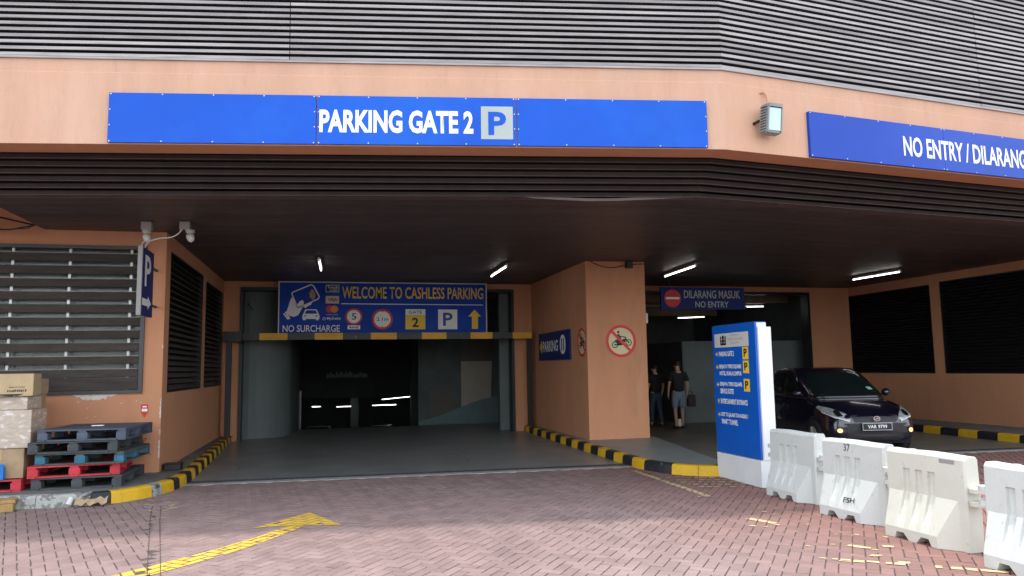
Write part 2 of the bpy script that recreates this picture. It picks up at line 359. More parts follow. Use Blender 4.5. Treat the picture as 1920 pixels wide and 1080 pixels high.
# curved pale wall on the left of the ramp
mb=MB(); pts=[(-2.1,19.22),(-1.95,19.4)]+[(-1.95+.95*math.sin(R(t)),20.35-.95*math.cos(R(t))+.0) for t in range(10,91,10)]+[(-1.0,22.5),(-1.0,26)]
bot=[(x,y,-1.2) for x,y in pts]; top=[(x,y,3.78) for x,y in pts]
for i in range(len(pts)-1): mb.add([bot[i],bot[i+1],top[i+1],top[i]],[(0,1,2,3)])
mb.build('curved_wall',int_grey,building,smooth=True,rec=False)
MB().box(-1.3,-1.2,19.35,19.45,3.0,3.7).tube([(-2.0,19.25,3.3),(-1.5,20.0,2.6),(-1.2,21.0,1.9)],.012).build('wall_pipe',black_m,building)
MB().box(4.33,4.66,19.35,19.55,0,3.7).build('interior_column',int_grey,building)
cm=mat('cream_wall_panel',(.34,.30,.25),.7,var=.08); cm2=mat('brown_wall_panel',(.10,.09,.075),.7,var=.08)
wb=PL((2.6,23.0,0),(1,0,0))
MB().box(2.6,5.14,23.02,23.2,-1,3.7).build('mural_wall',int_dark,building)
def wv(x): return .05+.32*(1-math.cos((x)*1.35))*.5+x*.16
flat(wb,[rect(1.32,1.85,1.0,1.5)],.004,'wall_panel',cm2,building)
flat(wb,[rect(.35,1.0,.75,1.6)],.004,'wall_panel',int_dark,building)
xs=[i*.05 for i in range(52)]
flat(wb,[[(1.32,wv(1.32))]+[(x,wv(x)) for x in xs if 1.32<x<2.3]+[(2.3,1.85),(1.32,1.85)]],.004,'wall_panel',cm,building)
flat(wb,[[(.35,wv(.35))]+[(x,wv(x)) for x in xs if .35<x<1.1]+[(1.1,1.0),(.35,1.0)]],.004,'wall_panel',cm2,building)
flat(wb,[[(0,-.9),(2.53,-.9)]+[(x,wv(x)) for x in reversed(xs) if x<2.5]],.008,'wave_stripe',int_teal,building)
for y_ in (22.5,26.5,31): MB().box(-2.19,5.14,y_,y_+.4,3.3,3.79).build('ceiling_beam',int_dark,building)
for x_,y_ in ((3.4,33),(1.0,39.5),(4.2,40)): MB().box(x_,x_+.4,y_,y_+.4,-2.6,.34 if y_>36 else 3.5).build('interior_column',int_grey,building)
MB().tube([(-2,24,3.2),(5,24.2,3.2)],.05).build('ceiling_pipe',galv,building); MB().tube([(.5,19.3,3.55),(.7,35.9,3.1)],.06).build('ceiling_pipe',galv,building)
MB().box(1.0,2.6,27.6,27.65,3.0,3.25).build('duct_panel',int_grey,building)
# ramp and floors, each a piece of the setting
floor=MB()
floor.poly([(-2.6,12.24,.004),(4.9,11.86,.004),(4.9,22,.004),(-2.6,22,.004)])
fo=floor.build('entrance_floor',conc,None,rec=False); fo['kind']='structure'
f2=MB().poly([(-2.3,22,.004),(5.2,22,.004),(5.2,36,-2.6),(-2.3,36,-2.6)]).poly([(-2.3,36,-2.6),(5.2,36,-2.6),(5.2,46,-2.6),(-2.3,46,-2.6)]).build('ramp',conc,None,rec=False); f2['kind']='structure'
f3=MB().poly([(4.9,11.83,.003),(14.8,11.35,.003),(14.8,22,.003),(4.9,22,.003)]).poly([(5.25,22,.003),(15.6,22,.003),(15.6,46,.003),(5.25,46,.003)]).build('exit_lane_floor',conc_r,None,rec=False); f3['kind']='structure'
# cracks in the entrance slab
for k in range(7):
    r=random.Random(k+20); x=-1.5+k*.95; y=12.5+r.random()*.8; pts=[]
    for i in range(14): pts.append((x,y)); x+=r.uniform(-.09,.09)+(.05 if k%2 else -.04); y+=r.uniform(.02,.22)
    mb=MB()
    for a,b in zip(pts,pts[1:]): q=line(a,b,.007+.005*r.random()); mb.poly([(p[0],p[1],.008) for p in q])
    mb.build('floor_crack',strip_m if k%2 else plinth,fo,rec=False)
# exit bay interior
MB().box(9.75,13.9,19.6,19.75,0,2.3).build('parapet_wall',int_grey,building)
for q_ in ((9.76,15.5,27,27.2,0,3.8),(5.3,9.7,44,44.2,0,3.8),(9.71,9.75,19.6,44.2,0,2.3),(13.95,14.1,19.2,27,0,3.8)): MB().box(*q_).build('interior_wall',int_dark,building)
for q_ in ((7.0,13.9,20.6,20.9,3.5,3.79),(7,13.3,24,24.3,3.35,3.79)): MB().box(*q_).build('ceiling_beam',int_tan,building)
# second interior opening dark door
MB().tube([(6.7,19.6,3.35),(12,19.9,3.3)],.035).build('ceiling_pipe',galv,building)

# ------------------------------------------------------------- ground
gm=mat('paving_bed',(.10,.08,.075),.9,var=.2,world=True)
gr0=MB().poly([(-90,-90,-.013),(90,-90,-.013),(90,11.0,-.013),(-90,11.0,-.013)]).poly([(-90,11,-.013),(15.5,11,-.013),(15.5,12.0,-.013),(-90,12.3,-.013)]).poly([(15.81,11,-.013),(90,11,-.013),(90,90,-.013),(15.81,90,-.013)]).poly([(-90,12.301,-.013),(-9.81,12.301,-.013),(-9.81,90,-.013),(-90,90,-.013)]).build('ground',gm,None,rec=False)
gr0['kind']='structure'
def brick_mat():
    m=mat('paver_concrete',(.245,.170,.158),.85,bump=.35,bscale=90,var=.14,vscale=2.2,world=True,dirt=[((.30,.235,.215),.55,.48,.72,.5),((.11,.09,.088),1.3,.58,.8,.45),((.10,.085,.085),28,.66,.78,.4)])
    t=m.node_tree; N=t.nodes; L=t.links; b=N['Principled BSDF']; cur=b.inputs['Base Color'].links[0].from_socket
    g=N.new('ShaderNodeNewGeometry'); oi=N.new('ShaderNodeObjectInfo'); ad=N.new('ShaderNodeMath'); ad.operation='ADD'; L.new(g.outputs['Random Per Island'],ad.inputs[0]); L.new(oi.outputs['Random'],ad.inputs[1])
    fr=N.new('ShaderNodeMath'); fr.operation='FRACT'; L.new(ad.outputs[0],fr.inputs[0])
    mr=N.new('ShaderNodeMapRange'); L.new(fr.outputs[0],mr.inputs[0]); mr.inputs[3].default_value=.88; mr.inputs[4].default_value=1.10
    # redder, darker bricks beside the barriers
    sx=N.new('ShaderNodeSeparateXYZ'); L.new(g.outputs['Position'],sx.inputs[0])
    nz=N.new('ShaderNodeTexNoise'); nz.inputs['Scale'].default_value=1.1; nz.inputs['Detail'].default_value=5; L.new(g.outputs['Position'],nz.inputs['Vector'])
    a2=N.new('ShaderNodeMath'); a2.operation='MULTIPLY_ADD'; L.new(nz.outputs[0],a2.inputs[0]); a2.inputs[1].default_value=2.2; L.new(sx.outputs['X'],a2.inputs[2])
    m3=N.new('ShaderNodeMapRange'); L.new(a2.outputs[0],m3.inputs[0]); m3.inputs[1].default_value=4.2; m3.inputs[2].default_value=6.2; m3.inputs[4].default_value=.75
    mx=N.new('ShaderNodeMix'); mx.data_type='RGBA'; L.new(m3.outputs[0],mx.inputs[0]); L.new(cur,mx.inputs[6]); mx.inputs[7].default_value=(.24,.112,.09,1)
    mul=N.new('ShaderNodeVectorMath'); mul.operation='SCALE'; L.new(mx.outputs[2],mul.inputs[0]); L.new(mr.outputs[0],mul.inputs['Scale']); L.new(mul.outputs[0],b.inputs['Base Color'])
    return m
bm_=brick_mat()
BW=.1; ANG=R(52); ANG2=R(20)
def br2w(x,y,A): return (math.cos(A)*x-math.sin(A)*y,math.sin(A)*x+math.cos(A)*y)
def leftof(u,v): return u< -1.33-(v-6.3)*.79/3.9
bricks=[]
def ok(u,v): return -9.5<u<15.4 and 2.6<v<12.2-(u+2)*.052-.33
for A in (ANG,ANG2):
    for i in range(-200,260):
        for j in range(-260,200):
            m_=(i-j)%4
            if m_ not in (0,3): continue
            cx,cy=(i+1,j+.5) if m_==0 else (i+.5,j+1)
            u,v=br2w(cx*BW,cy*BW,A)
            if not ok(u,v) or leftof(u,v)!=(A==ANG2): continue
            bricks.append((u,v,A+(0 if m_==0 else math.pi/2)))
def brick_geo(L_,W_,h,g=.0045,c=.006):
    a,b=L_/2-g,W_/2-g; vs=[(x*a,y*b,-.012) for x,y in ((-1,-1),(1,-1),(1,1),(-1,1))]+[(x*a,y*b,h-c*.6) for x,y in ((-1,-1),(1,-1),(1,1),(-1,1))]+[(x*(a-c),y*(b-c),h) for x,y in ((-1,-1),(1,-1),(1,1),(-1,1))]
    return vs,[(8,9,10,11)]+[(k,(k+1)%4,(k+1)%4+4,k+4) for k in range(4)]+[(k+4,(k+1)%4+4,(k+1)%4+8,k+8) for k in range(4)]
bv,bf=brick_geo(.2,.1,0)
Minv=Mc.inverted()
def proj(p):
    q=Minv@(Vector(p)-Vector((0,0,1.62)))
    if q.z>-.2: return None
    return 960+1400*q.x/-q.z,540-1400*q.y/-q.z,-q.z
pav=thing('paving','herringbone of worn reddish brick pavers',None,(0,0,0),kind='structure')
cand=[]
for k,(u,v,h) in enumerate(bricks):
    p=proj((u,v,0))
    if p and -5<p[0]<1925 and p[1]<1084: cand.append((p[2],k))
cand.sort(); near={k for _,k in cand[:298]}
bme=bpy.data.meshes.new('brick'); bme.from_pydata(bv,[],bf); bme.materials.append(bm_)
mb=MB(); rb=random.Random(5)
for k,(u,v,h) in enumerate(bricks):
    a=h+rb.gauss(0,.012); dz=rb.uniform(-.0022,.0); tx,ty=rb.gauss(0,.006),rb.gauss(0,.006)
    if k in near:
        o=bpy.data.objects.new('brick',bme); COL.objects.link(o); o.parent=pav; o.location=(u,v,dz); o.rotation_euler=(tx,ty,a)
    else:
        c_,s_=math.cos(a),math.sin(a)
        mb.add([(u+c_*x-s_*y,v+s_*x+c_*y,z+dz+x*tx+y*ty) for x,y,z in bv],bf)
mb.build('far_bricks',bm_,pav,rec=False,kind='stuff')
# --- paint on bricks: clipped to each brick, with losses
def clip(poly,conv):
    out=poly
    for i in range(len(conv)):
        a,b=conv[i],conv[(i+1)%len(conv)]; inp=out; out=[]
        f=lambda p:(b[0]-a[0])*(p[1]-a[1])-(b[1]-a[1])*(p[0]-a[0])
        for j in range(len(inp)):
            p,q=inp[j-1],inp[j]; fp,fq=f(p),f(q)
            if fp*fq<0: t=fp/(fp-fq); out.append((p[0]+t*(q[0]-p[0]),p[1]+t*(q[1]-p[1])))
            if fq>=0: out.append(q)
        if len(out)<3: return []
    return out
def ccw(p):
    a=sum(p[i-1][0]*p[i][1]-p[i][0]*p[i-1][1] for i in range(len(p))); return p if a>0 else p[::-1]
def painted(polys,keep,mb,seed=1,ragged=.0):
    r=random.Random(seed)
    polys=[ccw(p) for p in polys]
    us=[q[0] for p in polys for q in p]; vs_=[q[1] for p in polys for q in p]; x0,x1,y0,y1=min(us)-.2,max(us)+.2,min(vs_)-.2,max(vs_)+.2
    for (u,v,h) in bricks:
        if not(x0<u<x1 and y0<v<y1): continue
        a=h; c_,s_=math.cos(a),math.sin(a)
        for sub in range(4):
            xa,xb=-.096+.048*sub,-.096+.048*(sub+1)+.0003
            rr=[(xa+(r.uniform(0,ragged) if sub==0 else 0),-.046+r.uniform(0,ragged)),(xb-(r.uniform(0,ragged) if sub==3 else 0),-.046+r.uniform(0,ragged)),(xb-(r.uniform(0,ragged) if sub==3 else 0),.046-r.uniform(0,ragged)),(xa+(r.uniform(0,ragged) if sub==0 else 0),.046-r.uniform(0,ragged))]
            bq=[(u+c_*x-s_*y,v+s_*x+c_*y) for x,y in rr]
            for p in polys:
                q=clip(bq,p)
                if q and r.random()<keep: mb.poly([(a_,b_,.004) for a_,b_ in q])
paint_y=mat('road_paint_yellow',(.66,.43,.06),.7,bump=.3,bscale=60,var=.12,vscale=6,world=True,dirt=[((.40,.29,.20),24,.57,.66,.75),((.72,.60,.30),5,.55,.7,.4)])
paint_c=mat('road_paint_cream',(.62,.50,.27),.7,bump=.3,bscale=60,var=.12,vscale=6,world=True,dirt=((.35,.26,.2),30,.6,.7,.6))
mb=MB()
cen=[(-1.95,6.35),(-1.62,6.72),(-1.27,7.08),(-.89,7.51),(-.60,7.93),(-.33,8.42)]; wd=[.30,.28,.26,.23,.20,.18]
shaft=[]
for i in range(len(cen)-1):
    a,b=Vector(cen[i]),Vector(cen[i+1]); d=(b-a).normalized(); n_=Vector((-d.y,d.x)); 
    d2=(Vector(cen[min(i+2,len(cen)-1)])-b); d2=d2.normalized() if d2.length else d; n2=Vector((-d2.y,d2.x)); 
    d0=(a-Vector(cen[max(i-1,0)])); d0=d0.normalized() if d0.length else d; n1=Vector((-d0.y,d0.x))
    n1=(n1+n_).normalized(); n2=(n2+n_).normalized()
    shaft.append([tuple(a+n1*wd[i]/2),tuple(a-n1*wd[i]/2),tuple(b-n2*wd[i+1]/2),tuple(b+n2*wd[i+1]/2)])
painted(shaft,.96,mb,3,.007)
painted([[(-.22,9.13),(-.78,8.42),(-.36,8.44)],[(-.22,9.13),(-.36,8.44),(.14,8.27)]],.97,mb,4,.004)
o=mb.build('lane_arrow',paint_y,None,rec=False); tag(o,'worn yellow arrow painted on the brick paving, pointing towards the entrance','road marking')
mb=MB()
def dash(pts,w): return [line(a,b,w) for a,b in zip(pts,pts[1:])]
painted(dash([(4.60,11.1),(4.56,8.62)],.09),.93,mb,5,.007)
o=mb.build('edge_line',paint_c,None,rec=False); tag(o,'pale yellow worn line slanting from the kerb across the paving','road marking')
mb=MB()
for i in range(5):
    v=10.25-i*.22; painted([line((4.66+.03*i,v),(5.5,v-.25),.06)],.72,mb,10+i,.012)
o=mb.build('hatched_marking',paint_c,None,rec=False); tag(o,'patch of worn pale hatching painted in front of the island kerb','road marking')
mb=MB(); painted([line((3.92,5.68),(4.52,5.28),.075),line((4.60,5.22),(5.1,4.86),.075)],.62,mb,31,.012); painted([line((4.30,7.3),(4.42,6.98),.09)],.95,mb,32,.004); painted([line((4.5,5.98),(4.64,5.76),.07)],.8,mb,33,.004)
o=mb.build('broken_line',paint_c,None,rec=False); o['kind']='stuff'; tag(o,'broken remains of a yellow line near the front of the water barriers','road marking')
mb=MB(); r=random.Random(77)
for k in range(24):
    t=r.random(); u=4.5+r.gauss(0,.32); v=9.4-t*4.2; n=r.randint(4,6); s=.010+.028*r.random()**2
    mb.poly([(u+s*math.cos(6.28*i/n+r.random()*.5)*(1+r.random()),v+s*math.sin(6.28*i/n)*(1+r.random()*.6),.0045) for i in range(n)])
for k in range(14): 
    u=-2.05+r.gauss(0,.1)+.1*k*.12; v=10.4-k*.05; s=.02+.02*r.random(); mb.poly([(u-s,v-.01,.0045),(u+s,v-.015,.0045),(u+s*1.3,v+.015,.0045),(u-s*.6,v+.02,.0045)])
o=mb.build('paint_flakes',paint_c,None,rec=False); o['kind']='stuff'; o['label']='scattered pale paint flakes left on the brick paving'
seal=mat('joint_sealant',(.05,.045,.045),.8,world=True)
pts1=[(-2.12,10.2),(-1.93,9.2),(-1.64,7.8),(-1.33,6.3),(-1.1,5.2)]; 
mb=MB()
for dx in (0,.10):
    for a,b in zip(pts1,pts1[1:]): mb.poly([(p[0]+dx,p[1],.0042) for p in line(a,b,.007)])
o=mb.build('saw_cut_lines',seal,None,rec=False); o['kind']='structure'

# --- threshold grate with pale strip
def gv(u): return 12.24-(u+2.6)*.0507
gt=thing('drain_grate','dark slotted drain grate running across the foot of the entrance floor','drain grate',(1,12,0))
mb=MB(); 
mb.poly([(-2.6,gv(-2.6)-.02,.001),(-2.6,gv(-2.6)-.20,.001),(14.8,gv(14.8)-.20,.001),(14.8,gv(14.8)-.02,.001)]); mb.build('channel',black,gt,rec=False)
mb=MB(); u=-2.55
while u<14.7:
    v=gv(u); mb.box(u,u+.022,v-.18,v-.04,.0015,.012); u+=.045
mb.build('bars',steel,gt,kind='stuff')
for dv in (.04,.2): MB().prism([(-2.6,gv(-2.6)-dv,.0),(14.8,gv(14.8)-dv,.0),(14.8,gv(14.8)-dv+.025,0),(-2.6,gv(-2.6)-dv+.025,0)],[(-2.6,gv(-2.6)-dv,.014),(14.8,gv(14.8)-dv,.014),(14.8,gv(14.8)-dv+.025,.014),(-2.6,gv(-2.6)-dv+.025,.014)]).build('rail',steel,gt)
o=MB().prism([(-2.6,gv(-2.6)-.35,-.012),(15.4,gv(15.4)-.35,-.012),(15.4,gv(15.4)-.203,-.012),(-2.6,gv(-2.6)-.203,-.012)],[(-2.6,gv(-2.6)-.35,.004),(15.4,gv(15.4)-.35,.004),(15.4,gv(15.4)-.203,.004),(-2.6,gv(-2.6)-.203,.004)]).build('concrete_strip',strip_m); o['kind']='structure'

# ------------------------------------------------------------- kerbs
def resample(pts,n=4):
    P=[Vector(p) for p in pts]; out=[]
    for i in range(len(P)-1):
        p0,p1,p2,p3=P[max(i-1,0)],P[i],P[i+1],P[min(i+2,len(P)-1)]
        for k in range(n):
            t=k/n; out.append(.5*((2*p1)+(-p0+p2)*t+(2*p0-5*p1+4*p2-p3)*t*t+(-p0+3*p1-3*p2+p3)*t**3))
    out.append(P[-1]); return out
def kerb(pts,side,seq,h=.15,wid=.15,root=None):
    """pts run along the road-side foot; side=+1 means the walk lies to the left of travel"""
    P=resample(pts,8); acc=[0]
    for a,b in zip(P,P[1:]): acc.append(acc[-1]+(b-a).length)
    def at(s):
        s=max(0,min(acc[-1],s))
        for i in range(len(acc)-1):
            if s<=acc[i+1]: t=(s-acc[i])/max(1e-6,acc[i+1]-acc[i]); return P[i].lerp(P[i+1],t),(P[i+1]-P[i]).normalized()
        return P[-1],(P[-1]-P[-2]).normalized()
    s=0; i=0
    while s<acc[-1]-.05:
        L_,m=seq(i,s); e=min(acc[-1],s+L_); mb=MB(); rings=[]; n=5
        for k in range(n+1):
            q=s+.004+(e-s-.008)*k/n; p,d=at(q); nn=Vector((-d.y,d.x))*side
            prof=[(0,-.02),(.012,h-.03),(.03,h-.006),(.05,h),(wid,h),(wid,-.02)]
            rings.append([(p.x+nn.x*a,p.y+nn.y*a,z+.0) for a,z in prof])
        vs=[q for r_ in rings for q in r_]; fs=[(k*6+j,k*6+(j+1)%6,(k+1)*6+(j+1)%6,(k+1)*6+j) for k in range(n) for j in range(6)]+[tuple(range(6)),tuple(range(n*6,n*6+6))]
        mb.add(vs,fs).build('kerb_block',m,root); s=e; i+=1
    return P
kr=thing('kerb','yellow and black painted kerb on the left of the entrance',None,(-3,12,0),kind='structure')
LK=[(-8.5,10.75),(-6,10.6),(-4,10.52),(-3.3,10.48),(-2.75,10.53),(-2.42,10.78),(-2.2,11.15),(-2.08,11.6),(-2.03,12.3),(-2.06,13.5),(-2.12,15.35),(-2.22,18),(-2.3,20)]
def seqL(i,s):
    tab=[(1,k_w)]*5+[(.62,k_w),(.22,k_b),(.58,k_y),(.2,k_w),(.32,k_y),(.22,k_b)]
    if i<len(tab): return tab[i]
    return (.36,(k_y,k_b)[(i-len(tab))%2])
LP=kerb(LK,1,seqL,root=kr)
mb=MB(); base=[(p.x,p.y) for p in LP if p.y<18.9]
# walk behind: polygon from kerb back edge to the walls
ins=[]
for i,p in enumerate(LP):
    if p.y>18.85: break
    d=(LP[min(i+1,len(LP)-1)]-LP[max(i-1,0)]).normalized(); nn=Vector((-d.y,d.x)); ins.append((p.x+nn.x*.148,p.y+nn.y*.148))
mb=MB()
front=[q for q in ins if q[1]<12.39]
mb.poly([(x,y,.146) for x,y in front]+[(-2.45,12.41,.146),(-8.6,12.41,.146)])
side=[q for q in ins if q[1]>=12.3]
mb.poly([(x,y,.146) for x,y in side]+[(-2.52,18.89,.146),(-2.52,12.35,.146)])
o=mb.build('left_pavement',plinth,None,rec=False); o['kind']='structure'
kr=thing('kerb','yellow and black painted kerb round the middle island',None,(5,14,0),kind='structure')
MK=[(5.6,10.12),(5.45,10.13),(5.15,10.35),(4.92,10.68),(4.80,11.1),(4.76,11.6),(4.76,13.5),(4.80,16.3),(4.85,18.9),(4.9,22)]
def seqM(i,s):
    tab=[(.08,k_b),(.30,k_y),(.42,k_y),(.62,k_b),(.42,k_y)]
    if i<len(tab): return tab[i]
    return (.4,(k_b,k_y)[(i-len(tab))%2])
MP=kerb(MK,-1,seqM,root=kr)
ins=[]
for i,p in enumerate(MP):
    if p.y>18.85: break
    d=(MP[min(i+1,len(MP)-1)]-MP[max(i-1,0)]).normalized(); nn=Vector((d.y,-d.x)); ins.append((p.x+nn.x*.148,p.y+nn.y*.148))
pts=ins+[(5.1,18.85),(6.6,18.85),(6.6,14.8),(6.0,11.5),(5.85,10.6),(5.8,10.27)]
mb=MB().prism([(x,y,0) for x,y in pts],[(x,y,.147) for x,y in pts]); o=mb.build('island',island_m); o['kind']='structure'
kr=thing('kerb','yellow and black painted kerb along the right wall',None,(13,14,0),kind='structure')
def seqR(i,s): return (.52,(k_y,k_b)[i%2])
kerb([(13.02,9.0),(13.06,11),(13.12,12.3),(13.26,15.1),(13.38,17.2),(13.42,18.9)],-1,seqR,h=.16,root=kr)
o=MB().prism([(13.17,9,0),(14.75,9,0),(14.75,18.9,0),(13.55,18.9,0),(13.4,15.1,0),(13.26,12.3,0)],[(13.17,9,.15),(14.75,9,.15),(14.75,18.9,.15),(13.55,18.9,.15),(13.4,15.1,.15),(13.26,12.3,.15)]).build('right_pavement',plinth); o['kind']='structure'

# ------------------------------------------------------------- fascia signs
def fplane(side,z,out=.0):
    if side=='L': return PL((FA.x-inL.x*out,FA.y-inL.y*out,z),(dL.x,dL.y,0))
    return PL((FB.x-inR.x*out,FB.y-inR.y*out,z),(dR.x,dR.y,0))
def panelbox(pl,a,b,w,h,d0,d1,name,m,parent,bevel=0):
    return MB().prism([pl.P(x,y,d0) for x,y in rect(a,b,w,h)],[pl.P(x,y,d1) for x,y in rect(a,b,w,h)]).build(name,m,parent,bevel=bevel)
rivet=mat('rivet_white',(.7,.7,.68),.5)
p=fplane('L',4.21); s1=thing('fascia_sign','long bright blue fascia sign reading PARKING GATE 2 above the entrance','sign',tuple(p.P(1.16,0)))
for a in (1.165,3.475,5.785):
    panelbox(p,a,0,2.295,.575,.002,.035,'panel',sign_blue,s1)
    mb=MB()
    for i in range(5):
        for b in (.014,.561): 
            c=circ(a+.02+i*.563,b,.0075,8); mb.prism([p.P(*q,.035) for q in c],[p.P(*q,.039) for q in c])
    for b in (.2,.38): 
        for aa in (.016,2.279): c=circ(a+aa,b,.007,8); mb.prism([p.P(*q,.035) for q in c],[p.P(*q,.039) for q in c])
    mb.build('rivets',rivet,s1)
text('PARKING GATE 2',p,3.50,.135,1.77,.275,sign_white,s1,d=.038,bold=.036,name='lettering')
flat(p,[rect(5.36,.075,.375,.395)],.037,'parking_symbol',sign_grey,s1)
text('P',p,5.445,.125,.21,.28,sign_blue,s1,d=.040,bold=.03)
p=fplane('R',4.21); s2=thing('fascia_sign','blue fascia sign reading NO ENTRY / DILARANG MASUK right of the floodlight','sign',tuple(p.P(1.26,0)))
for a in (1.26,3.565,5.87):
    panelbox(p,a,0,2.3,.585,.002,.045,'panel',sign_blue2,s2)
    mb=MB()
    for i in range(5):
        for b in (.014,.571): c=circ(a+.02+i*.563,b,.0075,8); mb.prism([p.P(*q,.045) for q in c],[p.P(*q,.049) for q in c])
    mb.build('rivets',rivet,s2)
text('NO ENTRY / DILARANG MASUK',p,2.82,.14,3.15,.275,sign_white,s2,d=.048,bold=.022)

# floodlight
p=fplane('R',4.4); fl=thing('floodlight','weathered grey floodlight with ribbed housing on the peach fascia between the two blue signs','floodlight',tuple(p.P(.58,0)))
flm=mat('floodlight_grey',(.26,.29,.29),.5,metal=.3,var=.2,dirt=((.12,.11,.09),6,.5,.7,.6)); flg=mat('floodlight_glass',(.50,.66,.62),.12,var=.06,spec=.7)
def fP(a,b,d): # tilted down a little: lower edge nearer the wall
    return p.P(.58+a+.02*b,b,.14+d+ .10*b)
def fbox(a0,a1,b0,b1,d0,d1,name,m,bev=0):
    return MB().prism([fP(a0,b0,d0),fP(a1,b0,d0),fP(a1,b1,d0),fP(a0,b1,d0)],[fP(a0,b0,d1),fP(a1,b0,d1),fP(a1,b1,d1),fP(a0,b1,d1)]).build(name,m,fl,bevel=bev)
fbox(-.11,.11,.0,.36,-.07,.05,'housing',flm,.01); fbox(-.085,.085,.03,.30,.055,.06,'lens',flg)
for i in range(10): fbox(-.135,-.112,.02+i*.033,.035+i*.033,-.06,.04,'rib',flm)
fbox(-.10,.10,.315,.355,.052,.07,'frame_top',flm); fbox(-.11,-.09,.01,.315,.052,.066,'frame_side',flm); fbox(.09,.11,.01,.315,.052,.066,'frame_side',flm)
MB().tube([p.P(.58-.14,.16,.1),p.P(.58-.14,.16,.0)],.02).tube([p.P(.72,.16,.13),p.P(.72,.16,.0)],.02).tube([p.P(.70,.16,.12),p.P(.735,.16,.12)],.045).build('bracket',black_m,fl)
MB().tube([p.P(.60,.36,.10),p.P(.62,.45,.05),p.P(.62,.53,.03),p.P(.59,.57,.02),p.P(.55,.56,.005)],.010).build('cable',mat('peach_cable',(.50,.24,.15),.6),fl)

# ------------------------------------------------------------- banner and height bar
bn=thing('entrance_banner','wide blue banner reading WELCOME TO CASHLESS PARKING over the entrance','banner',(1.3,18.6,2.49))
BW_,BH_=5.07,1.28; bp=PL((-1.23,18.62,2.49),(1,0,0))
# slightly rippled sheet
mb=MB(); nx,ny=60,14; vs=[]
for j in range(ny+1):
    for i in range(nx+1):
        a,b=i/nx,j/ny; d=.012*math.sin(a*23+b*4)*math.sin(b*3.1)+.008*math.sin(a*41-b*9)*math.sin(b*3.14); vs.append(bp.P(a*BW_,b*BH_,d))
mb.add(vs,[(j*(nx+1)+i,j*(nx+1)+i+1,(j+1)*(nx+1)+i+1,(j+1)*(nx+1)+i) for j in range(ny) for i in range(nx)]); mb.build('banner_sheet',ban_blue,bn,smooth=True,rec=False)
D=.024
mb=MB()
for r_ in (rect(-.01,-.01,BW_+.02,.028),rect(-.01,BH_-.018,BW_+.02,.028),rect(-.01,.018,.026,BH_-.036),rect(BW_-.016,.018,.026,BH_-.036)):
    mb.prism([bp.P(a,b,-.02) for a,b in r_],[bp.P(a,b,.03) for a,b in r_])
mb.build('banner_frame',plastic,bn)
def bx(x): return (x-62)/1796*BW_
def by(y): return (492-y)/438*BH_
def bpts(l): return [(bx(x),by(y)) for x,y in l]
text('WELCOME TO CASHLESS PARKING',bp,bx(585),by(190),bx(1828)-bx(585),by(90)-by(190),yel,bn,d=D,bold=.012)
flat(bp,[bpts([(580,238),(1825,243),(1825,237),(580,231)])],D,'rule_line',sign_white,bn)
text('NO SURCHARGE',bp,bx(97),by(468),bx(568)-bx(97),by(412)-by(468),sign_white,bn,d=D,bold=.01)
# card in hand
co_=[(165,158),(320,80),(350,80),(395,170),(388,196),(235,275),(215,245)]
def outline(pts,w): return [line(a,b,w) for a,b in zip(pts,pts[1:]+pts[:1])]
cardp=bpts([(168,155),(172,143),(318,80),(335,80),(348,92),(393,172),(392,186),(382,197),(230,268),(214,262)])
flat(bp,outline(cardp,.028),D,'card_outline',sign_white,bn)
flat(bp,[bpts([(168,180),(210,245),(238,212),(258,206),(268,222),(264,250),(240,300),(222,330),(188,345),(150,335),(125,305),(138,268),(150,225)])],D,'hand_symbol',sign_white,bn)
flat(bp,[bpts([(112,305),(122,300),(158,355),(148,368)]),bpts([(100,320),(108,312),(145,362),(135,368)])],D,'cuff_symbol',sign_white,bn)
flat(bp,[bpts([(262,262),(275,250),(300,240),(322,222),(335,230),(325,246),(300,256),(285,272)])],D,'finger_symbol',sign_white,bn)
mb=[]
for k,rr in enumerate((.05,.085,.12,.155)): mb+=ring(bx(300),by(165),rr,rr+.016,10,-45,60)
flat(bp,mb,D,'wave_symbol',yel,bn)
flat(bp,[bpts([(285,282),(370,282),(378,290),(392,322),(398,332),(398,362),(390,362),(390,372),(368,372),(368,362),(285,362),(285,372),(262,372),(262,362),(257,362),(257,332),(263,322),(275,290)])],D,'car_symbol',sign_white,bn)
flat(bp,[bpts([(290,290),(365,290),(380,318),(275,318)]),bpts([(270,330),(292,336),(290,342),(270,338)]),bpts([(385,330),(363,336),(365,342),(385,338)])],D+.003,'car_windows',ban_blue,bn)
flat(bp,[rect(bx(448),by(138),bx(560)-bx(448),by(78)-by(138))],D,'card_logo',sign_white,bn)
flat(bp,[rect(bx(452),by(134),bx(556)-bx(452),by(82)-by(134))],D+.003,'card_logo',blk,bn)
text("Touch",bp,bx(460),by(108),bx(550)-bx(460),by(86)-by(108),sign_white,bn,d=D+.006,bold=.01)
text("'n GO",bp,bx(478),by(132),bx(545)-bx(478),by(110)-by(132),sign_white,bn,d=D+.006,bold=.01)
flat(bp,[rect(bx(448),by(162),bx(560)-bx(448),by(155)-by(162))],D,'card_logo',tealp,bn)
flat(bp,[rect(bx(448),by(233),bx(560)-bx(448),by(170)-by(233))],D,'card_logo',cream,bn)
text('VISA',bp,bx(466),by(214),bx(546)-bx(466),by(188)-by(214),tealp,bn,d=D+.003,bold=.03)
flat(bp,[circ(bx(482),by(280),.088)],D,'red_disc',red,bn); flat(bp,[circ(bx(522),by(280),.088)],D+.003,'orange_disc',orange,bn)
text('mastercard',bp,bx(455),by(330),bx(550)-bx(455),by(320)-by(330),sign_white,bn,d=D)
flat(bp,ring(bx(436),by(360),.025,.036,14),D,'logo_ring',sign_white,bn)
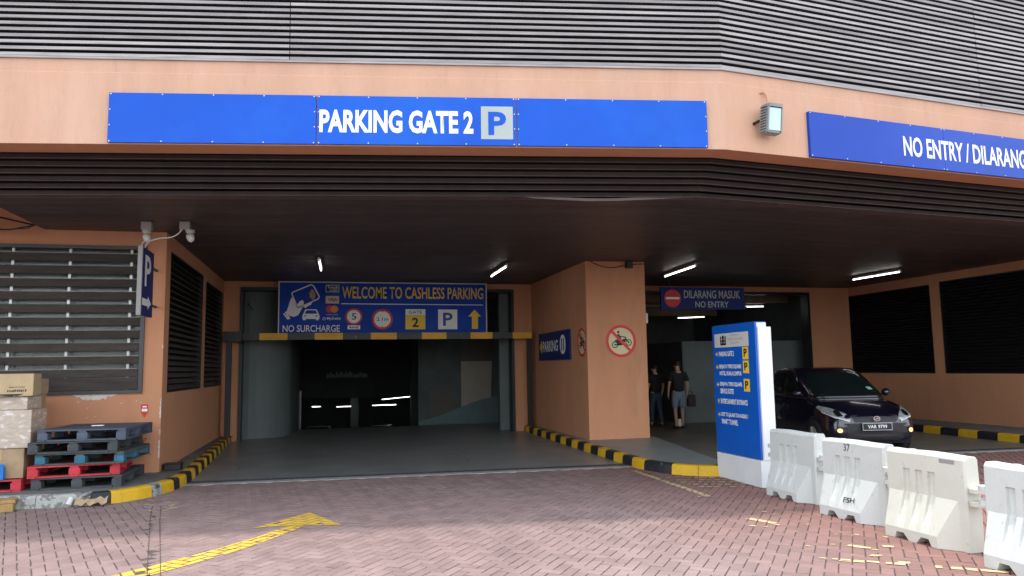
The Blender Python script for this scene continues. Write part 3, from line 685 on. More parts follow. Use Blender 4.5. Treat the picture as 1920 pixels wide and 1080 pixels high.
text('MyDebit',bp,bx(460),by(374),bx(576)-bx(460),by(346)-by(374),sign_white,bn,d=D,bold=.01)
flat(bp,[circ(bx(686),by(342),.205)],D,'speed_sign',red,bn); flat(bp,[circ(bx(686),by(342),.16)],D+.003,'speed_sign_face',sign_white,bn)
text('5',bp,bx(668),by(368),bx(706)-bx(668),by(314)-by(368),blk,bn,d=D+.006,bold=.01)
flat(bp,[rect(bx(634),by(448),bx(740)-bx(634),by(415)-by(448))],D,'speed_unit_plate',sign_white,bn)
text('km/j',bp,bx(650),by(446),bx(725)-bx(650),by(420)-by(446),blk,bn,d=D+.003,bold=.03)
flat(bp,[circ(bx(930),by(364),.255)],D,'height_sign',red,bn); flat(bp,[circ(bx(930),by(364),.20)],D+.003,'height_sign_face',sign_white,bn)
flat(bp,[bpts([(905,280),(955,280),(930,306)]),bpts([(905,448),(930,422),(955,448)])],D+.006,'height_sign_marks',red,bn)
text('2.1m',bp,bx(880),by(378),bx(982)-bx(880),by(348)-by(378),blk,bn,d=D+.006,bold=.01)
flat(bp,[rect(bx(1130),by(450),bx(1305)-bx(1130),by(330)-by(450))],D,'gate_plate',yel,bn)
flat(bp,[rect(bx(1130),by(329),bx(1305)-bx(1130),by(278)-by(329))],D,'gate_plate',sign_white,bn)
text('GATE',bp,bx(1160),by(318),bx(1276)-bx(1160),by(290)-by(318),blk,bn,d=D+.003)
text('2',bp,bx(1188),by(432),bx(1246)-bx(1188),by(350)-by(432),blk,bn,d=D+.003,bold=.03)
flat(bp,[rect(bx(1418),by(450),bx(1590)-bx(1418),by(280)-by(450))],D,'parking_plate',sign_white,bn)
text('P',bp,bx(1462),by(420),bx(1548)-bx(1462),by(308)-by(420),tealp,bn,d=D+.003,bold=.02)
flat(bp,[bpts([(1748,280),(1805,340),(1778,340),(1778,448),(1722,448),(1722,340),(1690,340)])],D,'arrow_symbol',yel,bn)
# bar
hb=thing('height_barrier','yellow and black striped height bar on black posts below the blue banner','height barrier',(1.3,18.4,0))
xs=[-2.0,-1.63,-1.0,-.38,.27,.93,1.55,2.16,2.77,3.37,3.93,4.45,4.95]
bk_=mat('bar_black',(.035,.04,.045),.5,var=.25,dirt=((.2,.2,.2),8,.62,.68,.6)); by_=mat('bar_yellow',(.70,.38,.01),.5,var=.12,dirt=((.3,.2,.05),6,.6,.7,.6))
for i,(a,b) in enumerate(zip(xs,xs[1:])): MB().box(a,b-.002,18.32,18.42,2.36,2.52).build('bar_section',(bk_,by_)[i%2],hb)
MB().box(-2.42,-2.02,18.28,18.46,2.32,2.56).build('bar_housing',black_m,hb,bevel=.01)
MB().box(-2.36,-2.24,18.33,18.45,.15,2.318).box(-2.42,-2.18,18.27,18.51,.148,.16).build('post',black_m,hb)
MB().box(4.86,4.98,18.425,18.545,.15,2.52).build('post',black_m,hb)

# ------------------------------------------------------------- pillar signs
def nomoto(pl,cx,cy,r,label,loc):
    t=thing('prohibition_sign',label,'sign',loc)
    c=circ(cx,cy,r,48); MB().prism([pl.P(a,b,.002) for a,b in c],[pl.P(a,b,.006) for a,b in c]).build('sign_disc',cream,t)
    flat(pl,ring(cx,cy,r*.82,r,48),.009,'red_ring',red,t)
    S=r/.33; q=lambda l:[(cx+a*S,cy+b*S) for a,b in l]
    mot=ring(cx-.135*S,cy-.075*S,.05*S,.068*S,20)+ring(cx+.165*S,cy-.03*S,.05*S,.068*S,20)+[circ(cx-.135*S,cy-.075*S,.018*S,10),circ(cx+.165*S,cy-.03*S,.018*S,10),circ(cx-.055*S,cy+.185*S,.026*S,12)]
    mot+=[q([(-.15,0),(-.10,.035),(-.02,.01),(.05,.045),(.12,.05),(.10,.0),(.03,-.08),(-.06,-.09),(-.08,-.04)]),q([(-.09,.13),(-.04,.15),(.0,.07),(.02,.0),(-.08,.01)]),line(*q([(.08,.08),(.165,-.03)]),.022*S),line(*q([(.06,.09),(.11,.07)]),.02*S),line(*q([(-.03,.1),(.07,.08)]),.022*S),line(*q([(-.135,-.075),(0,-.07)]),.025*S)]
    flat(pl,mot,.009,'motorcycle_symbol',blk,t)
    a=.82*r*.7071; flat(pl,[line((cx-a*1.05,cy+a*1.05),(cx+a*1.05,cy-a*1.05),.17*r)],.012,'red_slash',red,t)
    return t
pf=PL((5.1,14.55,0),(1,0,0)); nomoto(pf,.74,2.14,.335,'round red ringed no motorcycles sign facing front on the pillar',(5.84,14.55,1.8))
ps=PL((5.1,14.55,0),(0,-1,0)); nomoto(ps,-.30,2.13,.30,'round no motorcycles sign seen edge on round the corner of the pillar',(5.1,14.85,1.8))
t=thing('parking_sign','dark blue sign reading PARKING with a left arrow on the shaded pillar side','sign',(5.1,16.8,1.78))
s_=PL((5.1,18.05,1.79),(0,-1,0)); panelbox(s_,0,0,2.45,.66,.002,.05,'panel',navy,t)
text('PARKING',s_,.38,.2,1.25,.26,sign_white,t,d=.053,bold=.02)
flat(s_,[circ(2.0,.34,.22,28)],.053,'round_emblem',sign_white,t); flat(s_,[line((1.93,.2),(1.93,.48),.06),line((2.07,.2),(2.07,.48),.06)],.056,'emblem_bars',navy,t)
flat(s_,[[(.08,.33),(.28,.5),(.28,.4),(.34,.4),(.34,.27),(.28,.27),(.28,.16)]],.053,'left_arrow',yel,t)
# cable and box on top of pillar
t=thing('junction_box','small black junction box with a drooping cable at the top of the pillar','electrical box',(6.0,14.5,3.7))
MB().box(5.97,6.1,14.40,14.53,3.66,3.79).build('box',black_m,t)
MB().tube([(5.2,14.53,3.80)]+[(5.2+.8*k/8,14.53,3.80-.10*math.sin(math.pi*k/8)*1.0-.06*k/8) for k in range(1,9)]+[(6.4,14.53,3.76)],.008,6).build('cable',black_m,t)
o=MB().box(6.44,6.48,14.6,14.7,2.52,2.72).build('wall_switch',plastic); tag(o,'tiny white box fixed on the right edge of the pillar','wall box')

# ------------------------------------------------------------- hanging no entry sign
t=thing('hanging_sign','dark blue hanging sign reading DILARANG MASUK NO ENTRY over the exit lane','sign',(9.05,17,3.0))
hp=PL((7.9,16.97,3.0),(1,0,0)); panelbox(hp,0,0,2.29,.555,-.06,0,'panel',navy,t,bevel=.004)
text('DILARANG MASUK',hp,.62,.28,1.55,.2,sign_grey,t,d=.003,bold=.015); text('NO ENTRY',hp,.92,.05,.92,.155,sign_grey,t,d=.003,bold=.015)
flat(hp,[circ(.31,.275,.22)],.003,'red_disc',red,t); flat(hp,[rect(.13,.25,.36,.055)],.006,'white_bar',sign_white,t)
for a in (.25,2.0): MB().tube([hp.P(a,.555,-.03),hp.P(a,.82,-.03)],.012).build('rod',black_m,t)

# ------------------------------------------------------------- lights
def tube_light(label,a,b,m=None,z=None):
    a=Vector(a);b=Vector(b); t=thing('tube_light',label,'ceiling light',tuple((a+b)/2),group='fluorescent tube lights')
    d=(b-a).normalized(); MB().tube([a,b],.011 if not m else .008,8).build('tube',m or tube_white,t)
    n_=d.cross(Vector((0,0,1))).normalized()*.028; up=Vector((0,0,.022)); hi=Vector((0,0,.062))
    MB().prism([a-n_+up,a+n_+up,a+n_*.6+hi,a-n_*.6+hi],[b-n_+up,b+n_+up,b+n_*.6+hi,b-n_*.6+hi]).build('fitting',fix,t)
    for e,s in ((a,-1),(b,1)): MB().tube([e+d*.0*s,e+d*.03*s],.02,8).build('end_cap',fix,t)
    for f in (.2,.8):
        q=a.lerp(b,f); MB().tube([q+hi,(q.x,q.y,max(q.z+.065,3.80 if q.z>3 else q.z+.2))],.006,6).build('hanger',black_m,t)
tube_light('short upright looking tube light on the canopy ceiling nearest the left side',(-.24,14.45,3.70),(-.22,15.9,3.70))
tube_light('tube light on the canopy ceiling just left of the pillar',(3.5,14.84,3.70),(3.53,16.5,3.70))
tube_light('tube light on the canopy ceiling between the pillar and the hanging sign',(7.46,14.27,3.70),(7.61,16.08,3.70))
tube_light('tube light on the canopy ceiling farthest right, beside the dark vents',(12.83,14.6,3.70),(12.79,16.16,3.70))
tube_light('tube light inside the exit lane just right of the hanging sign',(11.75,21.2,3.42),(13.2,20.9,3.42),tube_dim)
tube_light('faint tube light inside the exit lane directly below the hanging sign',(11.3,23.0,3.2),(12.0,22.5,3.2),tube_dim)
tube_light('small tube light deep in the corridor beside the pillar, above the walkers',(10.6,26.0,2.9),(11.2,25.8,2.9),tube_dim)
tube_light('tiny tube light far down the ramp on the left',(-.9,39,-.15),(-.5,39,-.15),tube_dim)
tube_light('short tube light far down the ramp, second from the left',(.3,39,-.18),(1.0,39,-.18),tube_dim)
tube_light('brightest long tube light far down the ramp',(2.0,38,-.12),(3.2,38.3,-.12),tube_dim)
tube_light('upper tube light far down the ramp above the brightest one',(2.4,37,.2),(4.3,40.5,.2),tube_dim)
# far ramp sign and clutter
t=thing('ramp_sign','dim white lettered sign on the wall above the far end of the ramp','sign',(.7,36,1.2))
rp=PL((-.25,35.99,1.22),(1,0,0)); panelbox(rp,-.05,-.05,2.1,.5,.001,.03,'panel',int_dark,t); r_=random.Random(4); flat(rp,[rect(.06+i*.085,.06+.03*r_.random(),.05+.02*r_.random(),.14+.16*r_.random()) for i in range(22)],.034,'faded_print',sign_grey,t)
# mini vehicles parked at the foot of the ramp
def parked(x,y,z,col,label):
    t=thing('parked_car',label,'car',(x,y,z),world=False)
    m=mat('car_paint',col,.3,coat=.5); pr=[(-.8,.25),(-.82,.75),(-.7,.95),(-.55,1.42),(.55,1.42),(.7,.95),(.82,.75),(.8,.25)]
    MB().prism([(a,0,b) for a,b in pr],[(a,3.6,b) for a,b in pr]).build('body',m,t,bevel=.05)
    MB().poly([(-.62,-.01,.97),(.62,-.01,.97),(.5,-.01,1.36),(-.5,-.01,1.36)]).build('windscreen',glassd,t,rec=False)
    for s in (-1,1):
        MB().box(s*.62-.12,s*.62+.12,-.03,.0,.62,.76).build('headlight',sign_grey,t)
        for y_ in (.6,2.9): MB().tube([(s*.62,y_,.3),(s*.84,y_,.3)],.3,16).build('wheel',rubber,t)
parked(-.6,40,-2.6,(.2,.22,.22),'pale car parked far down the ramp on the left'); parked(2.6,39.5,-2.6,(.04,.04,.045),'dark car parked far down the ramp under the tube lights')
MB().tube([(-.95,25,-.6),(-.95,25,1.0)],.05).build('bollard_post',galv,None); tag(bpy.data.objects['bollard_post'],'slim pale post standing beside the ramp wall inside','post')

# ------------------------------------------------------------- cameras and P sign, sticker, bait box, roof cable
def camx(u,v,label,k):
    t=thing('security_camera',label,'security camera',(u,v,3.6),group='security cameras under the canopy')
    MB().box(u-.07,u+.07,v-.06,v+.06,3.68,3.795).build('junction_box',plastic_g,t,bevel=.008)
    dx=0 if k==0 else .07
    MB().tube([(u+dx,v,3.678),(u+dx,v,3.645),(u+dx,v-.005,3.644),(u+dx,v-.005,3.60)],[.068,.068,.055,.05],16).build('mount',plastic,t,smooth=False)
    MB().tube([(u+dx,v,3.60),(u+dx+.01,v-.02,3.56),(u+dx+.02,v-.03,3.52),(u+dx+.02,v-.035,3.495)],[.055,.055,.042,.012],16).build('dome',plastic,t,smooth=True)
camx(-2.6,11.55,'white camera under the canopy above the P sign, left of the pair',0); camx(-2.07,11.45,'white camera under the canopy right of the other one',1)
cab=resample([(-2.53,11.50,3.52),(-2.4,11.46,3.55),(-2.25,11.42,3.56),(-2.15,11.42,3.62),(-2.1,11.42,3.70)],5)
o=MB().tube(cab,.010,8).tube(resample([(-2.56,11.5,3.53),(-2.66,11.6,3.5),(-2.72,11.8,3.38),(-2.70,12.0,3.25)],5),.010,8).tube(resample([(-2.53,11.5,3.53),(-2.62,11.6,3.45),(-2.66,11.75,3.36),(-2.66,11.9,3.25)],5),.010,8).build('camera_cable',plastic,None,smooth=True)
tag(o,'white cable looping between the two cameras and down to the P sign','cable')
t=thing('projecting_sign','narrow dark blue sign with a white P and right arrow projecting from the left wall','sign',(-2.6,11.75,2.44))
pp=PL((-2.6,11.38,2.45),(0,1,0)); panelbox(pp,0,0,.68,.96,-.05,0,'panel',navy,t); panelbox(pp,-.05,-.01,.05,.98,-.055,.004,'edge_trim',plastic_g,t)
text('P',pp,.14,.42,.36,.45,sign_white,t,d=.003,bold=.02); flat(pp,[[(.03,.14),(.36,.14),(.36,.09),(.56,.19),(.36,.29),(.36,.24),(.03,.24)]],.003,'right_arrow',sign_white,t)
for z in (2.62,3.18): MB().box(-2.64,-2.61,12.06,12.398,z,z+.03).build('bracket',black_m,t)
t=thing('fire_sticker','small red arrow shaped sticker on the left wall beside the corner','sticker',(-2.75,12.4,1.0))
fp=PL((-2.78,12.399,.96),(1,0,0)); flat(fp,[[(0,.08),(.05,0),(.10,.08),(.10,.2),(0,.2)]],.004,'sticker_shape',red,t); flat(fp,[rect(.012,.095,.076,.04),rect(.02,.155,.06,.02)],.006,'sticker_print',sign_white,t)
t=thing('bait_box','small black plastic box on the pavement at the foot of the left wall','bait box',(-2.32,12.6,.147))
MB().box(-2.46,-2.22,12.5,12.72,.148,.235).build('box',black_m,t,bevel=.012); MB().box(-2.47,-2.21,12.49,12.73,.236,.25).build('lid',black_m,t,bevel=.006)
o=MB().tube([(-9,12.2,3.77),(-4.6,12.25,3.76),(-4.2,12.0,3.79),(-4.6,11.4,3.82),(-5.2,10.6,3.9)],.012,6).tube([(-4.2,12.0,3.79),(-4.3,12.0,3.74),(-4.8,12.1,3.72),(-9,12.2,3.72)],.008,6).build('loose_cable',black_m); tag(o,'black cable sagging at the ceiling corner on the far left','cable')
# graffiti scratch lines on the wall
t=MB(); gp=PL((-2.85,12.399,.35),(1,0,0))
for a,b in (((.0,.0),(.12,.28)),((.02,.2),(.24,.05)),((.1,.22),(.16,.3)),((.16,.3),(.1,.3))): t.poly([gp.P(x,y,.004) for x,y in line(a,b,.006)])
t.build('scratch_marks',blk,lw,rec=False)

# ------------------------------------------------------------- pylon
t=thing('pylon_sign','blue directory pylon with white base listing car park and hotel arrows, beside the island','sign',(5.68,9.55,0))
py_b=mat('pylon_blue',(.003,.105,.52),.35,var=.08,spec=.5); py_w=mat('pylon_white',(.74,.77,.78),.4,var=.07,vscale=2,dirt=((.35,.36,.34),2.5,.6,.8,.4))
MB().box(5.52,5.79,8.98,10.14,0,.352).build('base',py_w,t,bevel=.006)
MB().box(5.566,5.76,9.08,10.10,.353,2.185).build('core',py_w,t,bevel=.004)
MB().box(5.535,5.565,9.00,10.16,.36,2.19).build('face_panel',py_b,t,bevel=.004)
MB().box(5.566,5.76,8.97,9.078,.353,2.12).build('side_panel',py_w,t,bevel=.004)
MB().box(5.567,5.755,9.10,10.12,2.186,2.196).build('top_cap',py_b,t)
q=PL((5.535,10.16,0),(0,-1,0))
flat(q,[rect(.07,1.87,.93,.20)],.004,'header_plate',plastic,t)
lg=mat('header_print',(.34,.37,.40),.5)
flat(q,[rect(.24,1.90,.03,.13),rect(.37,1.90,.03,.13),rect(.27,1.90,.10,.03),rect(.27,1.95,.10,.02),rect(.30,1.93,.04,.1)]+[circ(.32,2.01,.03,12)],.007,'crest_logo',blk,t)
text('BERJAYA',q,.52,2.015,.26,.032,lg,t,d=.007); text('TIMES SQUARE',q,.44,1.955,.42,.042,lg,t,d=.007); text('KUALA LUMPUR',q,.52,1.915,.26,.022,lg,t,d=.007)
def arr(cx,cy,dr,s=.038):
    P0=[(-1,0),(0,.9),(.25,.65),(-.2,.25),(1,.25),(1,-.25),(-.2,-.25),(.25,-.65),(0,-.9)]
    f={'l':lambda a,b:(a,b),'r':lambda a,b:(-a,b),'u':lambda a,b:(b,-a)}[dr]; return [(cx+f(a,b)[0]*s,cy+f(a,b)[1]*s) for a,b in P0]
rows=[(1.775,'l',['PARKING GATE 2'],.42),(1.585,'l',['BERJAYA TIMES SQUARE','HOTEL, KUALA LUMPUR'],.60),(1.335,'l',['BERJAYA TIMES SQUARE','SERVICE SUITES'],.60),(1.095,'u',['ENTERTAINMENT ENTRANCE'],.72),(.90,'r',['EXIT TO JALAN TUN RAZAK /','SMART TUNNEL'],.72)]
for z,a,ls,w in rows:
    flat(q,[arr(.12,z,a)],.004,'arrow_mark',yel,t)
    for k,l in enumerate(ls): text(l,q,.18,z-.035-k*.095,w if k==0 or len(ls[1])>15 else w*.62,.072,sign_white,t,d=.004,bold=.03,res=2)
    if a=='l': flat(q,[rect(.83,z-.085,.15,.17)],.004,'parking_plate',yel,t); text('P',q,.865,z-.05,.08,.11,blk,t,d=.007,bold=.03)

# ------------------------------------------------------------- water barriers
bar_m=[mat('barrier_plastic',(.60,.63,.60),.5,bump=.15,bscale=14,var=.06,vscale=2.5,dirt=[((.40,.39,.34),2.6,.50,.74,.6),((.22,.21,.18),11,.60,.72,.45)]),mat('barrier_plastic_cream',(.62,.62,.54),.5,bump=.15,bscale=14,var=.06,vscale=2.5,dirt=[((.46,.42,.29),2.2,.50,.74,.6),((.24,.22,.17),10,.60,.72,.45)])]
BL=.88
def barrier_mesh():
    GC=(.36,.50,.64); GW=.036
    zs_=[0,.03,.058,.065,.10,.105,.16,.22,.28,.34,.40,.42,.46,.50,.56,.61,.622,.632,.72,.77,.79,.80]
    def w0(z):
        if z<=.10: return .20
        if z<.42: return .20-(.20-.088)*(z-.10)/.32
        return .088-.010*(z-.42)/.38
    E_=lambda z: .085+max(.0,(w0(z)-.086))/.80
    F_=lambda z: .030+max(.0,(w0(z)-.086))/4.0
    tags=['0','.012','.04','.085','E','mid']+[f'{c+d}' for c in GC for d in (-GW-.008,-GW,GW,GW+.008)]
    def sline(i,z):
        n_=len(L1)
        return L1[i](z)
    L1=[lambda z:0,lambda z:.012,lambda z:.04,lambda z:.080,lambda z:E_(z),lambda z:.26,lambda z:.29]   # near end
    for c in GC:
        for d in (-GW-.006,-GW,GW,GW+.006): L1.append(lambda z,q=c+d:q)
    L1+=[lambda z:BL-.17,lambda z:BL-.12,lambda z:BL-F_(z),lambda z:BL-.022,lambda z:BL-.012,lambda z:BL]
    L1.sort(key=lambda f:f(.1))
    ss=list(range(len(L1)))
    def w(s,z):
        b=w0(z); e=min(s,BL-s); b=(min(b,.088+max(0,e-.085)*.80) if s<BL/2 else min(b,.088+max(0,e-.030)*4)) if z<.42 else b
        for c in GC:
            if abs(s-c)<=GW+.001 and .14<z<.63: b-=.030*min(1,(z-.14)/.12)
        if z>.785: b-=.012
        if z>.795: b-=.010
        if e<.01: b-=.016
        return b
    def zb(s,z):
        if z<.06 and (.31<=s<=.41 or .59<=s<=.69): return .062
        return z
    vs=[]; fs=[]; ns,nz=len(ss),len(zs_)
    for sd in (-1,1):
        for s in ss:
            for z in zs_:
                q=L1[s](z); vs.append((sd*w(q,z),q-BL/2,zb(q,z)))
    I=lambda sd,i,j:(0 if sd<0 else ns*nz)+i*nz+j
    for i in range(ns-1):
        for j in range(nz-1):
            fs.append((I(-1,i,j),I(-1,i,j+1),I(-1,i+1,j+1),I(-1,i+1,j))); fs.append((I(1,i,j),I(1,i+1,j),I(1,i+1,j+1),I(1,i,j+1)))
        fs.append((I(-1,i,nz-1),I(1,i,nz-1),I(1,i+1,nz-1),I(-1,i+1,nz-1))); fs.append((I(-1,i,0),I(-1,i+1,0),I(1,i+1,0),I(1,i,0)))
    for j in range(nz-1): fs.append((I(-1,0,j),I(1,0,j),I(1,0,j+1),I(-1,0,j+1))); fs.append((I(-1,ns-1,j),I(-1,ns-1,j+1),I(1,ns-1,j+1),I(1,ns-1,j)))
    return vs,fs
BV,BF=barrier_mesh()
bpos=[((5.52,8.17),0.03,'white water barrier touching the blue pylon, farthest of the row',0),((5.40,6.94),.07,'white water barrier stencilled 37 and FSH in the row',0),((5.33,5.87),.05,'cream stained water barrier between the stencilled one and the one cut by the edge',1),((5.25,4.69),.03,'white water barrier cut off by the right edge of the view, nearest',0)]
for k,((u,v),rz,lab,mi) in enumerate(bpos):
    t=thing('water_barrier',lab,'barrier',(u,v,0),rz,group='white plastic water barriers in a row',world=False)
    me=bpy.data.meshes.new('shell'); 
    r=random.Random(k); me.from_pydata([(x*(1+.0*r.random()),y,z+(.004*math.sin(y*9+k) if z>.7 else 0)) for x,y,z in BV],[],BF); me.update()
    link('shell',me,bar_m[mi],t,bevel=.006)
    for z in (.39,.50): 
        MB().tube([(0,-BL/2-.05,z),(0,-BL/2-.05,z+.045)],.075,18).build('lug',bar_m[mi],t,bevel=.006)
        MB().box(-.05,.05,-BL/2-.05,-BL/2+.02,z+.001,z+.044).build('lug_arm',bar_m[mi],t)
    MB().tube([(0,BL/2+.04,.446),(0,BL/2+.04,.49)],.07,18).build('lug',bar_m[mi],t)
    MB().tube([(0,BL/2+.04,.56),(0,BL/2+.04,.60)],.07,18).build('lug',bar_m[mi],t)
    fc=PL((-.078,BL/2,0),(0,-1,0)); 
    flat(fc,[rect(.62,.725,.16,.035) if k else rect(.4,.73,.1,.03)],.004,'moulded_recess',plastic_g if k==2 else plastic,t)
    MB().tube([(0,.2,.795),(0,.2,.806)],.035,14).build('filler_cap',plastic,t)
    if k==1:
        text('37',fc,.34,.69,.09,.075,blk,t,d=.005,bold=.0)
        # stencil on the flared lower face
        sl=math.atan2(.117,.32); fs_=PL((-.205+.117*(.17-.10)/.32,BL/2,.17),(0,-1,0),(math.sin(sl),0,math.cos(sl))); text('FSH',fs_,.40,.0,.155,.055,blk,t,d=.006,bold=.02,rot=R(4))

# ------------------------------------------------------------- pallets
pm={'slate':mat('pallet_slate_paint',(.075,.095,.13),.75,bump=.3,bscale=40,var=.25,vscale=6,dirt=((.16,.15,.14),7,.6,.7,.6),rand=.12),
'dark':mat('pallet_dark_paint',(.055,.062,.065),.8,bump=.3,bscale=40,var=.25,vscale=6,dirt=((.20,.18,.15),7,.58,.68,.6),rand=.12),
'teal':mat('pallet_teal_paint',(.06,.085,.085),.8,bump=.3,bscale=40,var=.25,vscale=6,dirt=((.24,.18,.12),6,.58,.68,.6),rand=.12),
'blue':mat('pallet_blue_block',(.03,.14,.22),.8,var=.3,vscale=8,dirt=((.25,.22,.18),10,.58,.66,.8)),
'red':mat('pallet_red_paint',(.52,.035,.05),.7,bump=.3,bscale=40,var=.18,vscale=6,dirt=((.35,.18,.15),9,.6,.7,.7),rand=.1)}
def pallet(loc,rz,m,mb_,label,group='painted wooden pallets',W_=1.07,L_=1.2,m_side=None):
    t=thing('pallet',label,'pallet',loc,rz,group=group,world=False)
    r=random.Random(int(loc[2]*1000)+int(loc[0]*10)); H_=.15
    n=7; bw=L_/n
    for i in range(n):
        y=i*bw; MB().box(0,W_,y+.006,y+bw-.006-r.uniform(0,.006),H_-.02,H_-r.uniform(0,.003)).build('deck_board',m,t)
    for i in range(3):
        x=(0,W_/2-.05,W_-.10)[i]; MB().box(x,x+.10,0,L_,H_-.042,H_-.022).build('stringer_board',m,t)
        MB().box(x,x+.10,0,L_,0,.02).build('base_board',m,t)
        for y in (0,L_/2-.07,L_-.14): 
            ex=.02 if i!=1 else .015
            MB().box(x-(0 if i==0 else ex),x+.10+(0 if i==2 else ex),y+r.uniform(.0,.006),y+.14,.0205,H_-.0425).build('block',mb_ if y==0 or i==2 else m,t,bevel=.004)
    for y in (0.001,L_-.1): MB().box(0.11,W_/2-.055,y,y+.099,.001,.019).box(W_/2+.055,W_-.11,y,y+.099,.001,.019).build('end_board',m,t)
    return t
Z0=.148; hs_=.153
st=[((-3.74,11.0),-.01,'dark','dark','dark grey pallet at the bottom of the stack of five'),((-3.78,10.97),.10,'red','red','bright red pallet, second from the bottom of the stack'),((-3.72,11.03),-.05,'teal','blue','dark pallet with blue corner blocks in the middle of the stack'),((-3.80,11.0),-.03,'dark','dark','dark grey pallet just below the top one of the stack'),((-3.70,11.02),-.06,'slate','slate','slate blue pallet on top of the stack of five')]
for k,((u,v),rz,a,b,lab) in enumerate(st): pallet((u,v,Z0+k*hs_),rz,pm[a],pm[b],lab)
pallet((-5.0,10.96,Z0),.03,pm['red'],pm['red'],'red pallet under the wrapped cartons at the left edge',W_=1.15)
o=MB().box(-3.2,-3.05,11.5,11.56,Z0+5*hs_+.001,Z0+5*hs_+.012).build('paper_scrap',sign_white); tag(o,'white scrap of paper lying on the top pallet','paper')
# cartons
cb=mat('cardboard',(.42,.30,.18),.85,var=.14,vscale=4,dirt=[((.25,.17,.10),3,.52,.70,.6),((.10,.07,.05),8,.62,.72,.6)],rand=.1); cb2=mat('cardboard_pale',(.50,.38,.22),.85,var=.12,vscale=4,dirt=((.07,.05,.04),4,.60,.70,.8))
wrap=mat('cling_wrapped_carton',(.50,.42,.34),.18,bump=.5,bscale=9,var=.15,vscale=7,spec=.7,dirt=[((.78,.78,.78),7,.55,.64,.75),((.36,.27,.19),3,.5,.7,.5)],stretch=(1,1,2.2),rand=.06)
tape=mat('brown_tape',(.45,.31,.15),.3)
def carton(x0,x1,y0,y1,z0,z1,m,label,rz=0,tp=True,wr=False):
    t=thing('carton',label,'box',((x0+x1)/2,(y0+y1)/2,z0),rz,group='cartons stacked on the red pallet',world=False)
    a,b,c=(x1-x0)/2,(y1-y0)/2,z1-z0
    MB().box(-a,a,-b,b,0,c).build('box_body',m,t,bevel=.008)
    MB().box(-a-.001,-.002,-b+.01,b-.01,c+.0005,c+.004).box(.002,a+.001,-b+.01,b-.01,c+.0005,c+.004).build('flap',m,t)
    if tp: MB().box(-.03,.03,-b-.003,-b-.001,c*.62,c).box(-.03,.03,-b,b,c+.0045,c+.006).build('tape_strip',tape,t)
    return t
zb=Z0+.155
carton(-4.42,-3.86,11.08,11.6,zb,zb+.38,cb,'brown carton with tape standing on the red pallet, bottom of its stack')
carton(-5.0,-4.43,11.08,11.6,zb,zb+.38,cb,'brown carton left of the taped one, at the bottom',tp=False)
carton(-4.42,-3.79,11.06,11.6,zb+.385,zb+.87,wrap,'carton wrapped in clear film standing above the taped brown one',tp=False)
carton(-5.05,-4.43,11.06,11.6,zb+.385,zb+.87,wrap,'film wrapped carton at the left edge of the view',tp=False)
carton(-4.40,-3.86,11.1,11.6,zb+.875,zb+1.045,wrap,'thin film wrapped carton above the large wrapped one',tp=False)
carton(-4.6,-4.03,11.62,12.2,zb,zb+.55,cb,'lower brown carton behind the wrapped ones against the wall',tp=False)
carton(-4.6,-4.0,11.62,12.2,zb+.555,zb+1.06,cb,'large brown carton behind the wrapped ones, upper of two',tp=False)
t=carton(-4.24,-3.80,11.02,11.42,zb+1.052,zb+1.34,cb2,'worn pale carton with printed markings on top of the stack',rz=.10,tp=False)
cp=PL((-.22,-.2,0),(1,0,0)); r_=random.Random(3); flat(cp,[rect(.15+i*.022,.055+.006*r_.random(),.008+.009*r_.random(),.02+.014*r_.random()) for i in range(10)]+[rect(.17+i*.016,.11+.004*r_.random(),.006+.006*r_.random(),.012) for i in range(11)]+[blob(.02,.34,.0,.03,18,.01,5)],.003,'smudged_print',blk,t)
carton(-4.2,-3.88,11.44,11.9,zb+1.065,zb+1.27,cb,'small brown carton with a torn flap behind the printed one',rz=.0,tp=False)
carton(-4.85,-4.27,11.1,11.6,zb+1.05,zb+1.32,mat('orange_carton',(.55,.25,.10),.8,var=.1),'orange brown carton at the far left on top of the stack',tp=False)
t=thing('plastic_crate','corner of a bright blue plastic crate in front of the cartons at the left edge','crate',(-4.34,10.98,.3),world=False)
bc=mat('crate_blue',(.01,.16,.50),.4)
MB().box(-.35,.29,0,.02,.0,.2).box(-.35,.29,.04,.06,.0,.16).build('crate_side',bc,t,bevel=.004); MB().box(-.35,.29,.0205,.0395,0,.02).build('crate_base',bc,t)
for x in (-.25,-.1,.05,.2): MB().box(x,x+.02,-.015,-.001,.0,.2).build('crate_rib',bc,t)
wd_=mat('ochre_wood',(.38,.24,.09),.7,bump=.3,var=.3,vscale=6,dirt=((.12,.07,.03),5,.55,.65,.7))
t=thing('timber_piece','ochre broken timber piece leaning at the lower left edge on the road','timber',(-3.93,10.62,0),R(12),world=False)
MB().box(-.3,.18,-.35,-.06,.0,.10).build('block',wd_,t,bevel=.01); MB().box(-.3,.20,-.35,-.05,.101,.14).build('top_board',wd_,t,bevel=.006)
# litter at the kerb
r=random.Random(9); t=thing('crushed_carton','torn piece of brown cardboard lying against the kerb','litter',(-2.85,10.42,0))
mb=MB(); vs=[]; n=9
for j in range(4):
    for i in range(n): vs.append((-3.05+i*.045,10.38+j*.035,.012+.05*r.random()+.02*j))
mb.add(vs,[(j*n+i,j*n+i+1,(j+1)*n+i+1,(j+1)*n+i) for j in range(3) for i in range(n-1)]); mb.build('torn_sheet',cb,t,rec=False)
o=MB().tube([(-3.12,10.42,.03),(-3.10,10.47,.11)],[.035,.03],10).build('paper_cup',plastic); tag(o,'crushed pale cup lying beside the torn cardboard','cup')

